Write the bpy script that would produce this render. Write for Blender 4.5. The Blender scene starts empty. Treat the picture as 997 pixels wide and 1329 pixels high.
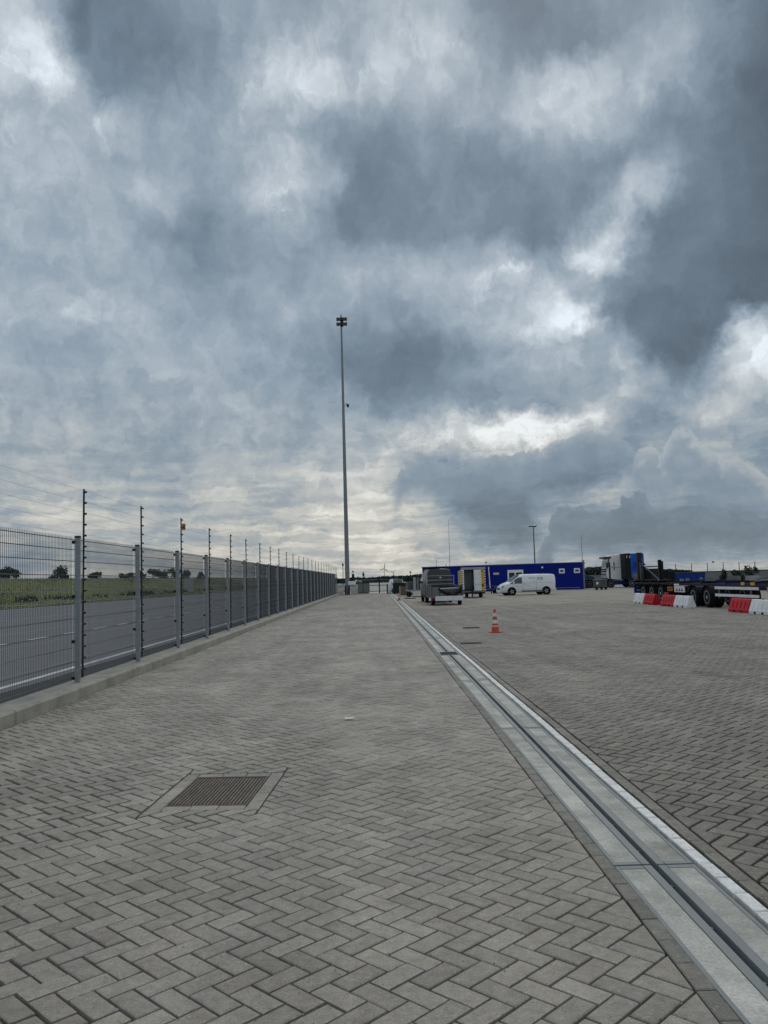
import bpy, bmesh, math, random
from mathutils import Vector, Matrix
random.seed(7)
C = bpy.context.scene.collection
R = math.radians

# ------------------------------------------------------------------ camera
sc = bpy.context.scene
CAM_H = 1.6
FOC = 1073.0 / 997.0                      # focal length in picture widths
RT = Vector((0.99958226, -0.00789466, -0.02780255))
UP = Vector((0.02706064, -0.08219735, 0.99624862))
FW = Vector((0.01015034, 0.9965848, 0.08194938))
cam_d = bpy.data.cameras.new('camera')
cam = bpy.data.objects.new('camera', cam_d); C.objects.link(cam)
m = Matrix((RT, UP, -FW)).transposed().to_4x4(); m.translation = (0, 0, CAM_H)
cam.matrix_world = m
cam_d.sensor_fit = 'HORIZONTAL'; cam_d.sensor_width = 36; cam_d.lens = 36 * FOC
cam_d.clip_start = .05; cam_d.clip_end = 30000
sc.camera = cam

# ------------------------------------------------------------------ colour management
sc.view_settings.view_transform = 'Standard'; sc.view_settings.look = 'None'
sc.view_settings.exposure = 0; sc.view_settings.gamma = 1
sc.view_settings.use_curve_mapping = False

# ------------------------------------------------------------------ sun behind the overcast
SUN_EL, SUN_AZ = 42, 10                   # degrees, azimuth from +Y towards +X
sun_d = bpy.data.lights.new('sun', 'SUN'); sun_d.energy = 0.6; sun_d.angle = R(25); sun_d.color = (1, .95, .87)
sun = bpy.data.objects.new('sun', sun_d); C.objects.link(sun)
sd = Vector((math.sin(R(SUN_AZ)) * math.cos(R(SUN_EL)), math.cos(R(SUN_AZ)) * math.cos(R(SUN_EL)), math.sin(R(SUN_EL))))
sun.rotation_euler = sd.to_track_quat('Z', 'Y').to_euler(); sun.location = (0, 40, 120)

# ------------------------------------------------------------------ sky: broken storm cloud over a Nishita sky
# lightness of the cloud deck on a grid of directions (rows: elevation 0, 1.28 ... 38.4; columns: azimuth -29 ... 29)
CLOUD = [[int(v) for v in l.split()] for l in '''152 152 151 156 163 167 171 176 179 181 183 183 185 188 191 191 191 185 180 177 173 172 171 175 180 180 179 183 186 186 187 170
150 150 150 154 162 167 172 176 179 181 183 184 186 189 194 194 206 201 194 185 163 148 159 155 157 159 155 155 158 154 150 131
165 165 165 168 172 173 175 176 178 180 181 187 191 194 203 206 204 198 179 149 117 122 142 119 111 115 119 119 119 119 120 122
173 173 173 177 181 181 180 177 177 182 187 190 192 192 202 206 200 185 162 131 115 121 164 143 128 129 132 129 130 125 126 120
176 176 175 182 189 188 186 180 178 185 198 194 190 188 200 203 197 190 151 125 119 126 154 169 185 164 154 148 142 136 130 128
177 177 176 182 187 186 185 178 176 181 193 190 186 183 194 197 189 142 133 132 130 131 122 119 134 171 165 172 181 149 142 138
177 177 177 178 179 175 175 173 170 167 171 176 180 177 186 189 186 145 136 152 155 153 145 131 124 131 174 182 165 150 156 147
174 174 175 174 172 168 169 169 167 163 162 168 173 171 180 182 195 194 202 205 230 220 198 181 157 147 160 167 152 157 162 156
171 171 171 171 169 166 166 165 166 168 170 168 167 168 174 177 188 199 213 228 228 230 236 232 192 146 147 175 185 163 166 165
170 170 170 170 168 165 166 166 167 171 172 168 165 165 164 165 149 156 162 159 152 146 144 171 172 164 165 180 179 174 182 178
169 169 169 169 168 165 168 170 172 173 170 169 167 164 151 142 125 126 132 135 142 156 160 159 162 176 157 140 177 200 217 197
168 168 169 168 166 163 167 170 173 173 169 170 168 158 141 129 119 122 133 140 153 165 175 174 168 181 127 108 142 225 197 185
176 172 170 166 162 159 164 169 170 170 167 169 166 145 134 126 121 118 128 135 155 173 181 164 156 150 112 104 109 201 129 117
190 188 186 181 174 167 170 170 169 167 165 168 166 145 137 132 129 125 137 153 178 201 236 236 153 115 112 109 106 97 106 109
185 187 190 188 184 180 180 175 169 164 162 166 170 165 157 151 147 146 158 170 180 187 212 218 156 118 111 109 109 103 99 98
169 173 176 179 177 173 175 172 167 160 160 164 169 169 166 162 158 164 173 176 182 186 199 182 149 132 122 119 109 102 97 97
174 173 172 174 173 168 167 167 163 156 159 161 162 154 161 167 165 175 181 181 197 203 162 161 213 152 118 118 113 105 94 95
177 177 176 179 178 170 170 163 156 149 154 159 161 152 154 157 156 162 165 163 174 154 124 140 207 181 122 117 115 107 94 95
176 177 176 180 180 173 172 157 145 139 146 156 165 160 143 130 134 134 134 137 130 135 127 135 186 184 132 119 115 109 94 95
179 178 176 179 181 178 174 172 162 148 150 164 177 176 148 125 127 128 131 137 136 132 130 128 142 182 175 130 117 110 94 95
181 180 180 182 183 180 174 180 178 160 159 176 190 192 165 130 125 128 134 138 137 135 136 134 131 157 179 143 121 110 95 97
190 187 184 185 184 181 166 166 167 164 165 179 189 187 162 132 128 132 136 138 137 136 138 139 142 138 148 135 121 108 98 99
195 194 193 192 190 188 174 162 160 167 171 181 188 176 153 132 132 136 139 140 143 147 152 162 168 166 144 128 124 112 99 98
196 195 196 185 194 187 191 169 158 162 174 179 181 167 157 149 146 149 153 154 161 170 177 185 187 183 161 153 142 118 101 101
199 198 197 194 211 181 138 154 148 157 169 181 188 180 171 166 162 165 168 165 168 172 180 189 194 193 184 169 151 132 106 104
198 200 200 194 237 159 140 135 135 151 157 185 210 208 210 186 186 185 185 175 170 168 176 181 178 168 174 173 157 140 113 111
192 194 195 208 196 126 129 128 131 143 151 175 195 215 218 184 189 190 188 180 165 145 136 130 126 139 163 164 152 140 119 113
193 192 193 183 161 117 123 129 133 140 148 160 177 193 187 169 187 190 189 180 156 130 123 124 131 143 151 154 151 141 120 113
193 193 194 186 157 117 124 132 141 149 156 161 165 166 166 164 172 174 173 155 137 122 121 124 131 142 151 155 152 141 121 112
193 193 194 186 158 117 124 131 140 150 158 161 160 150 152 161 164 166 166 150 136 123 122 124 130 142 151 155 152 142 123 112
193 193 194 185 157 117 124 131 140 150 158 161 161 152 153 161 165 167 168 151 137 123 122 124 130 141 150 155 153 142 124 112'''.split('\n')]
world = bpy.data.worlds.new('World'); sc.world = world; world.use_nodes = True
nt = world.node_tree; nt.nodes.clear()
def N(t, **k):
    n = nt.nodes.new(t)
    for a, b in k.items(): setattr(n, a, b)
    return n
def put(sock, v):
    if hasattr(v, 'is_output') or isinstance(v, bpy.types.NodeSocket): nt.links.new(v, sock)
    else: sock.default_value = v
def mt(op, a, b=0.0, c=None, clamp=False):
    n = N('ShaderNodeMath', operation=op); n.use_clamp = clamp
    put(n.inputs[0], a); put(n.inputs[1], b)
    if c is not None: put(n.inputs[2], c)
    return n.outputs[0]
def vm(op, a, b=(0, 0, 0)):
    n = N('ShaderNodeVectorMath', operation=op); put(n.inputs[0], a); put(n.inputs[1], b); return n.outputs[0]
def comb(x, y, z):
    n = N('ShaderNodeCombineXYZ'); put(n.inputs[0], x); put(n.inputs[1], y); put(n.inputs[2], z); return n.outputs[0]
def sep(v):
    n = N('ShaderNodeSeparateXYZ'); nt.links.new(v, n.inputs[0]); return n.outputs
def noise(v, scale, detail=6, rough=.55, dist=0.0):
    n = N('ShaderNodeTexNoise'); nt.links.new(v, n.inputs['Vector']); n.inputs['Scale'].default_value = scale
    n.inputs['Detail'].default_value = detail; n.inputs['Roughness'].default_value = rough; n.inputs['Distortion'].default_value = dist
    return n
def rng(v, a, b, c=0.0, d=1.0, smooth=True):
    n = N('ShaderNodeMapRange'); n.interpolation_type = 'SMOOTHSTEP' if smooth else 'LINEAR'
    put(n.inputs[0], v); n.inputs[1].default_value = a; n.inputs[2].default_value = b; n.inputs[3].default_value = c; n.inputs[4].default_value = d
    return n.outputs[0]
tc = N('ShaderNodeTexCoord'); dirv = tc.outputs['Generated']
dx, dy, dz = sep(dirv)
az0 = mt('MULTIPLY', mt('ARCTAN2', dx, dy), 180 / math.pi)
el0 = mt('MULTIPLY', mt('ARCSINE', dz), 180 / math.pi)
elc = mt('MAXIMUM', el0, 0.0)
# cloud coordinates: lumps that get flatter towards the horizon, as a deck seen edge on does
flat = mt('DIVIDE', 1.0, mt('ADD', mt('MULTIPLY', elc, .055), .42))
cq = comb(az0, mt('MULTIPLY', elc, mt('ADD', .75, mt('MULTIPLY', flat, .55))), 0.0)
w1 = noise(cq, .09, 3, .5); w2 = noise(vm('ADD', cq, (37., 11., 5.)), .42, 9, .62)
def cen(n): return vm('SUBTRACT', n.outputs['Color'], (.5, .5, .5))
wv = vm('ADD', vm('MULTIPLY', cen(w1), (2.2, 1.6, 0)), vm('MULTIPLY', cen(w2), (4.6, 3.4, 0)))
wx, wy, wz = sep(wv)
az = mt('ADD', az0, wx)
# the warp dies out at the horizon so that the bands there stay level
el = mt('ADD', elc, mt('MULTIPLY', wy, rng(elc, 0, 9, .25, 1)))
fac = mt('DIVIDE', mt('ADD', az, 29.0), 58.0, clamp=True)
tt = mt('MINIMUM', mt('MAXIMUM', mt('DIVIDE', el, 1.28), 0.0), 30.0)
tot = None
for i, row in enumerate(CLOUD):
    cr = N('ShaderNodeValToRGB'); e = cr.color_ramp; e.interpolation = 'CARDINAL'
    for j, v in enumerate(row):
        s = e.elements[j] if j < 2 else e.elements.new(j / (len(row) - 1))
        s.position = j / (len(row) - 1)
    for j, v in enumerate(row):
        e.elements[j].position = j / (len(row) - 1); e.elements[j].color = (v / 255, v / 255, v / 255, 1)
    nt.links.new(fac, cr.inputs[0])
    wgt = mt('SUBTRACT', 1.0, mt('ABSOLUTE', mt('SUBTRACT', tt, float(i))), clamp=True)
    tot = mt('MULTIPLY', cr.outputs[0], wgt) if tot is None else mt('MULTIPLY_ADD', cr.outputs[0], wgt, tot)
# the same deck all round: general cloud where the grid ends
g1 = noise(vm('MULTIPLY', dirv, (1, 1, 2.2)), 2.6, 7, .55, .3)
gen = mt('ADD', .70, mt('MULTIPLY', mt('SUBTRACT', g1.outputs['Fac'], .5), .75))
out_w = mt('MAXIMUM', rng(mt('ABSOLUTE', az0), 27, 36), rng(el0, 37, 46))
def mixf(f, a, b): return mt('ADD', mt('MULTIPLY', a, mt('SUBTRACT', 1.0, f)), mt('MULTIPLY', b, f))
base = mixf(out_w, tot, gen)
# fine structure: torn, billowed texture and thin bright rims
d1 = noise(vm('ADD', cq, wv), .42, 9, .62, .2); d2 = noise(vm('ADD', cq, (5., 91., 3.)), .16, 6, .55, .6)
strk = noise(vm('MULTIPLY', cq, (.35, 2.4, 1)), .42, 7, .6)
low = rng(elc, 3, 13, 1, 0)
fine = mt('ADD', mt('MULTIPLY', mt('SUBTRACT', d1.outputs['Fac'], .5), .11), mt('MULTIPLY', mt('SUBTRACT', d2.outputs['Fac'], .5), .12))
fine = mt('ADD', fine, mt('MULTIPLY', mt('MULTIPLY', mt('SUBTRACT', strk.outputs['Fac'], .5), .16), mt('ADD', .25, mt('MULTIPLY', low, .75))))
amp = rng(base, .40, .70, .55, 1.3)
bil = noise(vm('ADD', cq, vm('MULTIPLY', wv, (1.3, 1.3, 0))), .24, 6, .55)
bilv = mt('SUBTRACT', mt('MULTIPLY', mt('ABSOLUTE', mt('SUBTRACT', bil.outputs['Fac'], .5)), 4.0), .42)
fine = mt('ADD', fine, mt('MULTIPLY', bilv, .045))
lum = mt('ADD', base, mt('MULTIPLY', fine, amp))
rim = noise(vm('ADD', cq, vm('MULTIPLY', wv, (1.6, 1.6, 0))), .33, 10, .62)
rimv = mt('MULTIPLY', rng(rim.outputs['Fac'], .52, .66), rng(base, .60, .82))
lum = mt('ADD', lum, mt('MULTIPLY', rimv, .10))
# torn edges: noise pushed through a narrow threshold
def crisp(n, lo, hi, a): return mt('MULTIPLY', mt('SUBTRACT', rng(n.outputs['Fac'], lo, hi), .5), a)
half = vm('MULTIPLY', wv, (.6, .6, 0))
c1 = noise(vm('ADD', vm('ADD', cq, half), (71., 3., 9.)), .17, 10, .60); c2 = noise(vm('ADD', vm('ADD', cq, half), (15., 63., 2.)), .46, 10, .62)
c3 = noise(vm('MULTIPLY', vm('ADD', cq, vm('MULTIPLY', half, (1, .8, 0))), (.26, 1.8, 1)), .50, 10, .60)
torn = mt('MULTIPLY', mt('ADD', crisp(c1, .43, .60, .054), crisp(c2, .45, .59, .036)), mt('SUBTRACT', 1.0, mt('MULTIPLY', low, .5)))
torn = mt('ADD', torn, mt('MULTIPLY', crisp(c3, .43, .59, .062), mt('ADD', .15, mt('MULTIPLY', low, .85))))
torn = mt('MULTIPLY', torn, rng(elc, 9, 20, 1.0, .62))
lum = mt('ADD', lum, mt('MULTIPLY', torn, mt('ADD', rng(base, .38, .62, .30, 1.1), rng(base, .64, .82, 0, 1.1))))
# heaped cloud with a firm outline low on the right, (azimuth, elevation) of the top edge
bl_ = noise(vm('ADD', cq, (9., 9., 40.)), .85, 6, .55); bl2 = noise(vm('ADD', cq, (3., 57., 1.)), 1.9, 5, .6)
jag = mt('ADD', mt('MULTIPLY', mt('ABSOLUTE', mt('SUBTRACT', bl_.outputs['Fac'], .5)), -2.4), mt('MULTIPLY', mt('SUBTRACT', bl2.outputs['Fac'], .5), .55))
def heap(lum, pts, edge, rim_l, body_l, rim_d, deep, strength):
    a0, a1 = pts[0][0], pts[-1][0]
    cr = N('ShaderNodeValToRGB'); e = cr.color_ramp; e.interpolation = 'LINEAR'
    pts = sorted(pts)
    for i, (a, b) in enumerate(pts):
        s = e.elements[i] if i < 2 else e.elements.new((a - a0) / (a1 - a0))
    for i, (a, b) in enumerate(pts):
        e.elements[i].position = min(1, max(0, (a - a0) / (a1 - a0))); e.elements[i].color = (b / 12,) * 3 + (1,)
    nt.links.new(mt('DIVIDE', mt('SUBTRACT', mt('ADD', az0, mt('MULTIPLY', mt('SUBTRACT', bl_.outputs['Fac'], .5), 1.0)), a0), a1 - a0, clamp=True), cr.inputs[0])
    d = mt('SUBTRACT', mt('ADD', mt('MULTIPLY', cr.outputs[0], 12.0), mt('ADD', jag, .25)), elc)
    msk = mt('MULTIPLY', mt('MULTIPLY', rng(d, 0, edge), rng(d, deep, deep * .45)), mt('MULTIPLY', rng(az0, a0 - .1, a0 + .9), rng(az0, a1 + 1.5, a1 - .5)))
    body = mt('ADD', rng(d, 0, rim_d, rim_l, body_l), mt('MULTIPLY', mt('SUBTRACT', c2.outputs['Fac'], .5), .16))
    return mixf(mt('MULTIPLY', msk, strength), lum, body)
BAND = [(0.97, 6.0), (1.94, 7.78), (3.2, 8.59), (4.52, 8.01), (6.11, 7.63), (8.26, 8.28), (10.38, 8.54), (12.48, 8.95), (14.56, 9.49), (16.58, 9.44), (17.98, 7.81)]
HEAP = [(17.3, 6.07), (17.79, 7.93), (18.46, 8.44), (19.09, 8.39), (19.24, 7.62), (19.78, 8.53), (20.19, 9.15), (20.69, 9.46), (21.2, 9.22), (21.59, 8.63), (21.89, 8.11), (22.76, 7.69), (23.04, 6.93), (23.57, 7.38), (24.14, 7.13), (24.84, 6.6), (26.21, 5.21)]
BANK = [(10.57, 0.65), (11.81, 2.96), (12.06, 4.0), (12.44, 4.46), (13.06, 4.69), (14.22, 4.43), (15.61, 3.95), (16.33, 4.43), (16.56, 5.03), (17.11, 5.26), (18.15, 5.35), (18.36, 4.63), (18.77, 4.1), (20.2, 3.92), (22.1, 4.26), (23.9, 3.81), (26.1, 3.39)]
lum = heap(lum, BAND, .40, .61, .545, 1.3, 3.4, .85)
lum = heap(lum, HEAP, .34, .70, .55, 1.7, 5.2, .78)
lum = heap(lum, BANK, .30, .50, .465, 1.1, 3.9, .80)
lum = mt('MINIMUM', mt('MAXIMUM', lum, .3), .95)
# colour: slate blue in the dark cloud, near white in the breaks, warmer near the horizon
warm = mt('MULTIPLY', rng(elc, 2, 17, 1, 0), rng(lum, .52, .80))
cool = rng(lum, .85, .42)
def lin(f, a, b): return mixf(f, a, b)
tr = mixf(warm, mixf(cool, .955, .862), 1.010); tg = mixf(warm, mixf(cool, 1.0, 1.0), 1.0); tb = mixf(warm, mixf(cool, 1.036, 1.125), .962)
def pw(t): return mt('MULTIPLY', mt('POWER', mt('MULTIPLY', lum, t), 2.2), 10.0)
cl = comb(pw(tr), pw(tg), pw(tb))
nish = N('ShaderNodeTexSky'); nish.sky_type = 'NISHITA'; nish.sun_disc = False
nish.sun_elevation = R(SUN_EL); nish.sun_rotation = R(SUN_AZ)
mx = N('ShaderNodeMix', data_type='RGBA'); mx.inputs['Factor'].default_value = .96
nt.links.new(nish.outputs[0], mx.inputs['A']); nt.links.new(cl, mx.inputs['B'])
bg = N('ShaderNodeBackground'); bg.inputs['Strength'].default_value = 0.1
nt.links.new(mx.outputs['Result'], bg.inputs['Color'])
wo = N('ShaderNodeOutputWorld'); nt.links.new(bg.outputs[0], wo.inputs['Surface'])
world.cycles.sampling_method = 'MANUAL'; world.cycles.sample_map_resolution = 512

# ------------------------------------------------------------------ materials
MATS = {}
def material(name, col, rough=.6, metal=0.0, var=.12, scale=4.0, bump=0.0, spec=.5, dirt=0.0, dirt_col=(.08, .075, .065), fine=0.0):
    """Principled surface with mottled colour, roughness variation, optional dirt and fine relief."""
    if name in MATS: return MATS[name]
    ma = bpy.data.materials.new(name); ma.use_nodes = True
    t = ma.node_tree; b = t.nodes['Principled BSDF']; L = t.links
    geo = t.nodes.new('ShaderNodeTexCoord'); oi = t.nodes.new('ShaderNodeObjectInfo')
    off = t.nodes.new('ShaderNodeVectorMath'); off.operation = 'ADD'
    L.new(geo.outputs['Object'], off.inputs[0]); L.new(oi.outputs['Random'], off.inputs[1])
    n1 = t.nodes.new('ShaderNodeTexNoise'); n1.inputs['Scale'].default_value = scale; n1.inputs['Detail'].default_value = 6; n1.inputs['Roughness'].default_value = .6
    L.new(off.outputs[0], n1.inputs['Vector'])
    mr = t.nodes.new('ShaderNodeMapRange'); mr.inputs[1].default_value = .3; mr.inputs[2].default_value = .7
    mr.inputs[3].default_value = 1 - var; mr.inputs[4].default_value = 1 + var
    L.new(n1.outputs['Fac'], mr.inputs[0])
    mul = t.nodes.new('ShaderNodeVectorMath'); mul.operation = 'SCALE'; mul.inputs[0].default_value = col
    L.new(mr.outputs[0], mul.inputs['Scale'])
    out = mul.outputs[0]
    if fine:
        n2 = t.nodes.new('ShaderNodeTexNoise'); n2.inputs['Scale'].default_value = scale * 30; n2.inputs['Detail'].default_value = 2
        L.new(off.outputs[0], n2.inputs['Vector'])
        m2 = t.nodes.new('ShaderNodeMapRange'); m2.inputs[1].default_value = .3; m2.inputs[2].default_value = .7; m2.inputs[3].default_value = 1 - fine; m2.inputs[4].default_value = 1 + fine
        L.new(n2.outputs['Fac'], m2.inputs[0])
        mu2 = t.nodes.new('ShaderNodeVectorMath'); mu2.operation = 'SCALE'; L.new(out, mu2.inputs[0]); L.new(m2.outputs[0], mu2.inputs['Scale']); out = mu2.outputs[0]
    if dirt:
        n3 = t.nodes.new('ShaderNodeTexNoise'); n3.inputs['Scale'].default_value = scale * .7; n3.inputs['Detail'].default_value = 8; n3.inputs['Roughness'].default_value = .7
        L.new(off.outputs[0], n3.inputs['Vector'])
        m3 = t.nodes.new('ShaderNodeMapRange'); m3.inputs[1].default_value = .48; m3.inputs[2].default_value = .72; m3.inputs[3].default_value = 0; m3.inputs[4].default_value = dirt
        L.new(n3.outputs['Fac'], m3.inputs[0])
        mx = t.nodes.new('ShaderNodeMix'); mx.data_type = 'RGBA'; mx.inputs['B'].default_value = (*dirt_col, 1)
        L.new(m3.outputs[0], mx.inputs['Factor']); L.new(out, mx.inputs['A']); out = mx.outputs['Result']
    L.new(out, b.inputs['Base Color'])
    r2 = t.nodes.new('ShaderNodeMapRange'); r2.inputs[1].default_value = .3; r2.inputs[2].default_value = .7
    r2.inputs[3].default_value = max(.02, rough - .1); r2.inputs[4].default_value = min(1, rough + .1)
    L.new(n1.outputs['Fac'], r2.inputs[0]); L.new(r2.outputs[0], b.inputs['Roughness'])
    b.inputs['Metallic'].default_value = metal; b.inputs['Specular IOR Level'].default_value = spec
    if bump:
        nb = t.nodes.new('ShaderNodeTexNoise'); nb.inputs['Scale'].default_value = scale * 12; nb.inputs['Detail'].default_value = 4
        L.new(off.outputs[0], nb.inputs['Vector'])
        bp = t.nodes.new('ShaderNodeBump'); bp.inputs['Strength'].default_value = bump; bp.inputs['Distance'].default_value = .01
        L.new(nb.outputs['Fac'], bp.inputs['Height']); L.new(bp.outputs[0], b.inputs['Normal'])
    MATS[name] = ma; return ma

def paver_material(name, col, rnd=.13, stain=.48, white=False):
    """Concrete block: own tone per block, grain, pale aggregate specks, scuffs, and large stains on the ground."""
    ma = bpy.data.materials.new(name); ma.use_nodes = True
    t = ma.node_tree; b = t.nodes['Principled BSDF']; L = t.links
    def nn(ty, **k):
        n = t.nodes.new(ty)
        for a, v in k.items(): setattr(n, a, v)
        return n
    def mth(op, a, bb=0.0):
        n = nn('ShaderNodeMath', operation=op)
        for i, v in ((0, a), (1, bb)):
            if isinstance(v, bpy.types.NodeSocket): L.new(v, n.inputs[i])
            else: n.inputs[i].default_value = v
        return n.outputs[0]
    def rg(v, a, bb, c, d):
        n = nn('ShaderNodeMapRange'); L.new(v, n.inputs[0])
        for i, q in enumerate((a, bb, c, d)): n.inputs[i + 1].default_value = q
        return n.outputs[0]
    geo = nn('ShaderNodeNewGeometry'); oi = nn('ShaderNodeObjectInfo')
    rr = mth('FRACT', mth('ADD', geo.outputs['Random Per Island'], mth('MULTIPLY', oi.outputs['Random'], 7.31)))
    r3 = mth('FRACT', mth('MULTIPLY', rr, 17.7))
    def noi(scale, detail=4, rough=.55, sc3=None):
        n = nn('ShaderNodeTexNoise'); n.inputs['Scale'].default_value = scale; n.inputs['Detail'].default_value = detail; n.inputs['Roughness'].default_value = rough
        if sc3:
            v = nn('ShaderNodeVectorMath', operation='MULTIPLY'); L.new(geo.outputs['Position'], v.inputs[0]); v.inputs[1].default_value = sc3; L.new(v.outputs[0], n.inputs['Vector'])
        else: L.new(geo.outputs['Position'], n.inputs['Vector'])
        return n.outputs['Fac']
    tone = rg(rr, 0, 1, 1 - rnd, 1 + rnd)
    grain = rg(noi(130, 4, .75), .28, .72, .66, 1.34)
    mott = rg(noi(17, 7, .7), .3, .7, .78, 1.20)
    big = rg(noi(.55, 6, .6), .35, .68, 1 + stain * .30, 1 - stain * .42)
    trk = rg(noi(1.0, 5, .6, (1.6, .10, 1)), .35, .65, 1 + stain * .20, 1 - stain * .26)
    f = mth('MULTIPLY', mth('MULTIPLY', tone, grain), mth('MULTIPLY', mott, mth('MULTIPLY', big, trk)))
    # pale aggregate and mortar specks
    vo = nn('ShaderNodeTexVoronoi'); vo.inputs['Scale'].default_value = 62; L.new(geo.outputs['Position'], vo.inputs['Vector'])
    cs = nn('ShaderNodeSeparateColor'); L.new(vo.outputs['Color'], cs.inputs[0])
    speck = mth('MULTIPLY', rg(vo.outputs['Distance'], .14, .34, 1, 0), rg(cs.outputs[0], .80, .93, 0, 1))
    # scraped, lime-whitened strokes
    scr = mth('MULTIPLY', mth('MULTIPLY', rg(noi(2.6, 9, .78, (1, 3.5, 1)), .55, .70, 0, 1), rg(noi(40, 5, .7), .42, .6, 0, 1)), .75)
    hole = mth('MULTIPLY', rg(noi(42, 5, .8), .62, .70, 0, 1), .75)
    sc_ = nn('ShaderNodeVectorMath', operation='SCALE'); sc_.inputs[0].default_value = col; L.new(f, sc_.inputs['Scale'])
    tint = nn('ShaderNodeMix', data_type='RGBA', blend_type='MULTIPLY'); tint.inputs['Factor'].default_value = .6
    cr = nn('ShaderNodeValToRGB'); cr.color_ramp.elements[0].color = (1.03, .99, .95, 1); cr.color_ramp.elements[1].color = (.985, 1.0, 1.01, 1)
    L.new(r3, cr.inputs[0]); L.new(sc_.outputs[0], tint.inputs['A']); L.new(cr.outputs[0], tint.inputs['B'])
    m1 = nn('ShaderNodeMix', data_type='RGBA'); m1.inputs['B'].default_value = (.58, .57, .53, 1)
    L.new(mth('MAXIMUM', mth('MULTIPLY', speck, .75), mth('MULTIPLY', scr, .5)), m1.inputs['Factor']); L.new(tint.outputs['Result'], m1.inputs['A'])
    m2 = nn('ShaderNodeMix', data_type='RGBA'); m2.inputs['B'].default_value = (.05, .047, .04, 1)
    L.new(mth('MULTIPLY', hole, .8), m2.inputs['Factor']); L.new(m1.outputs['Result'], m2.inputs['A'])
    res = m2.outputs['Result']
    if white:
        wn = rg(noi(26, 8, .75), .56, .68, 0, .45); wn2 = rg(noi(3.1, 5, .6), .45, .65, .25, 1)
        m3 = nn('ShaderNodeMix', data_type='RGBA'); L.new(mth('MULTIPLY', wn, wn2), m3.inputs['Factor']); m3.inputs['B'].default_value = (.36, .35, .33, 1)
        L.new(res, m3.inputs['A']); res = m3.outputs['Result']
    L.new(res, b.inputs['Base Color'])
    L.new(rg(noi(9, 4), .3, .7, .62, .86), b.inputs['Roughness']); b.inputs['Specular IOR Level'].default_value = .32
    bp = nn('ShaderNodeBump'); bp.inputs['Strength'].default_value = .8; bp.inputs['Distance'].default_value = .005
    hh = mth('ADD', mth('MULTIPLY', noi(90, 5, .75), 1.0), mth('SUBTRACT', mth('MULTIPLY', noi(12, 4), 1.1), mth('MULTIPLY', hole, .8)))
    L.new(hh, bp.inputs['Height']); L.new(bp.outputs[0], b.inputs['Normal'])
    return ma

paver_grey = paver_material('paver_grey', (.384, .336, .280))
paver_wear = paver_material('paver_wear', (.45, .425, .365), .3)
paver_dark_wear = paver_material('paver_dark_wear', (.36, .33, .28), .3)
paver_dark = paver_material('paver_dark', (.278, .245, .203))
paver_border = paver_material('paver_border', (.245, .225, .19))
paver_white = paver_material('paver_white', (.92, .89, .84), .06, .12, True)
joint_mat = material('joint_sand', (.012, .011, .008), .95, var=.5, scale=1.4, fine=.4)
yard_far = paver_material('yard_far', (.302, .264, .217), .0, .6)
concrete = material('concrete', (.54, .515, .45), .8, var=.30, scale=2.2, bump=.35, dirt=.8, dirt_col=(.13, .12, .095), fine=.16)
concrete_kerb = material('concrete_kerb', (.40, .37, .305), .85, var=.2, scale=2.4, bump=.4, dirt=.6, dirt_col=(.13, .125, .10), fine=.15)
concrete_wall = material('concrete_wall', (.20, .205, .2), .85, var=.12, scale=.8, dirt=.3, dirt_col=(.12, .12, .11))
galv = material('galvanised_steel', (.235, .265, .285), .48, .75, var=.14, scale=6, dirt=.4, dirt_col=(.14, .15, .155))
post_mat = material('post_grey', (.30, .325, .345), .5, .1, var=.10, scale=3)
steel_edge = material('steel_edge', (.235, .25, .245), .6, .1, var=.18, scale=5, dirt=.4, dirt_col=(.12, .13, .13), fine=.08)
wire_mat = material('wire_grey', (.085, .095, .105), .5, .3, var=.05)
black_rod = material('black_plastic', (.012, .012, .014), .45, var=.1)
rubber = material('tyre_rubber', (.009, .009, .0095), .85, spec=.2, var=.25, scale=9, dirt=.25, dirt_col=(.03, .028, .026))
dark_steel = material('dark_steel', (.010, .011, .015), .6, .2, spec=.25, var=.25, scale=5, dirt=.35, dirt_col=(.028, .026, .024))
navy = material('navy_paint', (.006, .008, .045), .5, spec=.2, var=.2, scale=3, dirt=.3, dirt_col=(.03, .03, .032))
rust_mat = material('rusty_iron', (.20, .160, .13), .75, .25, var=.35, scale=9, bump=.5, dirt=.5, dirt_col=(.055, .042, .036), fine=.25)
rust_col = material('rusty_column', (.034, .018, .012), .75, .2, var=.3, scale=7, dirt=.6, dirt_col=(.03, .022, .02))
white_paint = material('white_paint', (.88, .885, .89), .32, var=.03, scale=3, dirt=.10, dirt_col=(.5, .5, .48))
white_plastic = material('white_plastic', (.88, .88, .88), .5, var=.08, scale=3, dirt=.4, dirt_col=(.45, .44, .42))
red_plastic = material('red_plastic', (.58, .012, .022), .5, spec=.2, var=.2, scale=3, dirt=.5, dirt_col=(.22, .02, .02))
orange_red = material('cone_red', (.62, .07, .03), .5, var=.14, scale=12, dirt=.3, dirt_col=(.25, .05, .04))
cone_white = material('cone_white', (.75, .73, .70), .5, var=.1, scale=14, dirt=.5, dirt_col=(.3, .27, .25))
blue_wall_mat = material('blue_cladding', (.003, .016, .215), .5, spec=.12, var=.05, scale=.8, dirt=.12, dirt_col=(.012, .02, .11))
blue_paint = material('blue_paint', (.006, .095, .50), .4, spec=.25, var=.08, scale=2, dirt=.2, dirt_col=(.02, .05, .2))
blue_deep = material('blue_deep', (.004, .04, .27), .45, spec=.2, var=.1, scale=2)
van_grey = material('van_grey', (.036, .041, .042), .35, .15, var=.06, scale=2)
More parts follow.
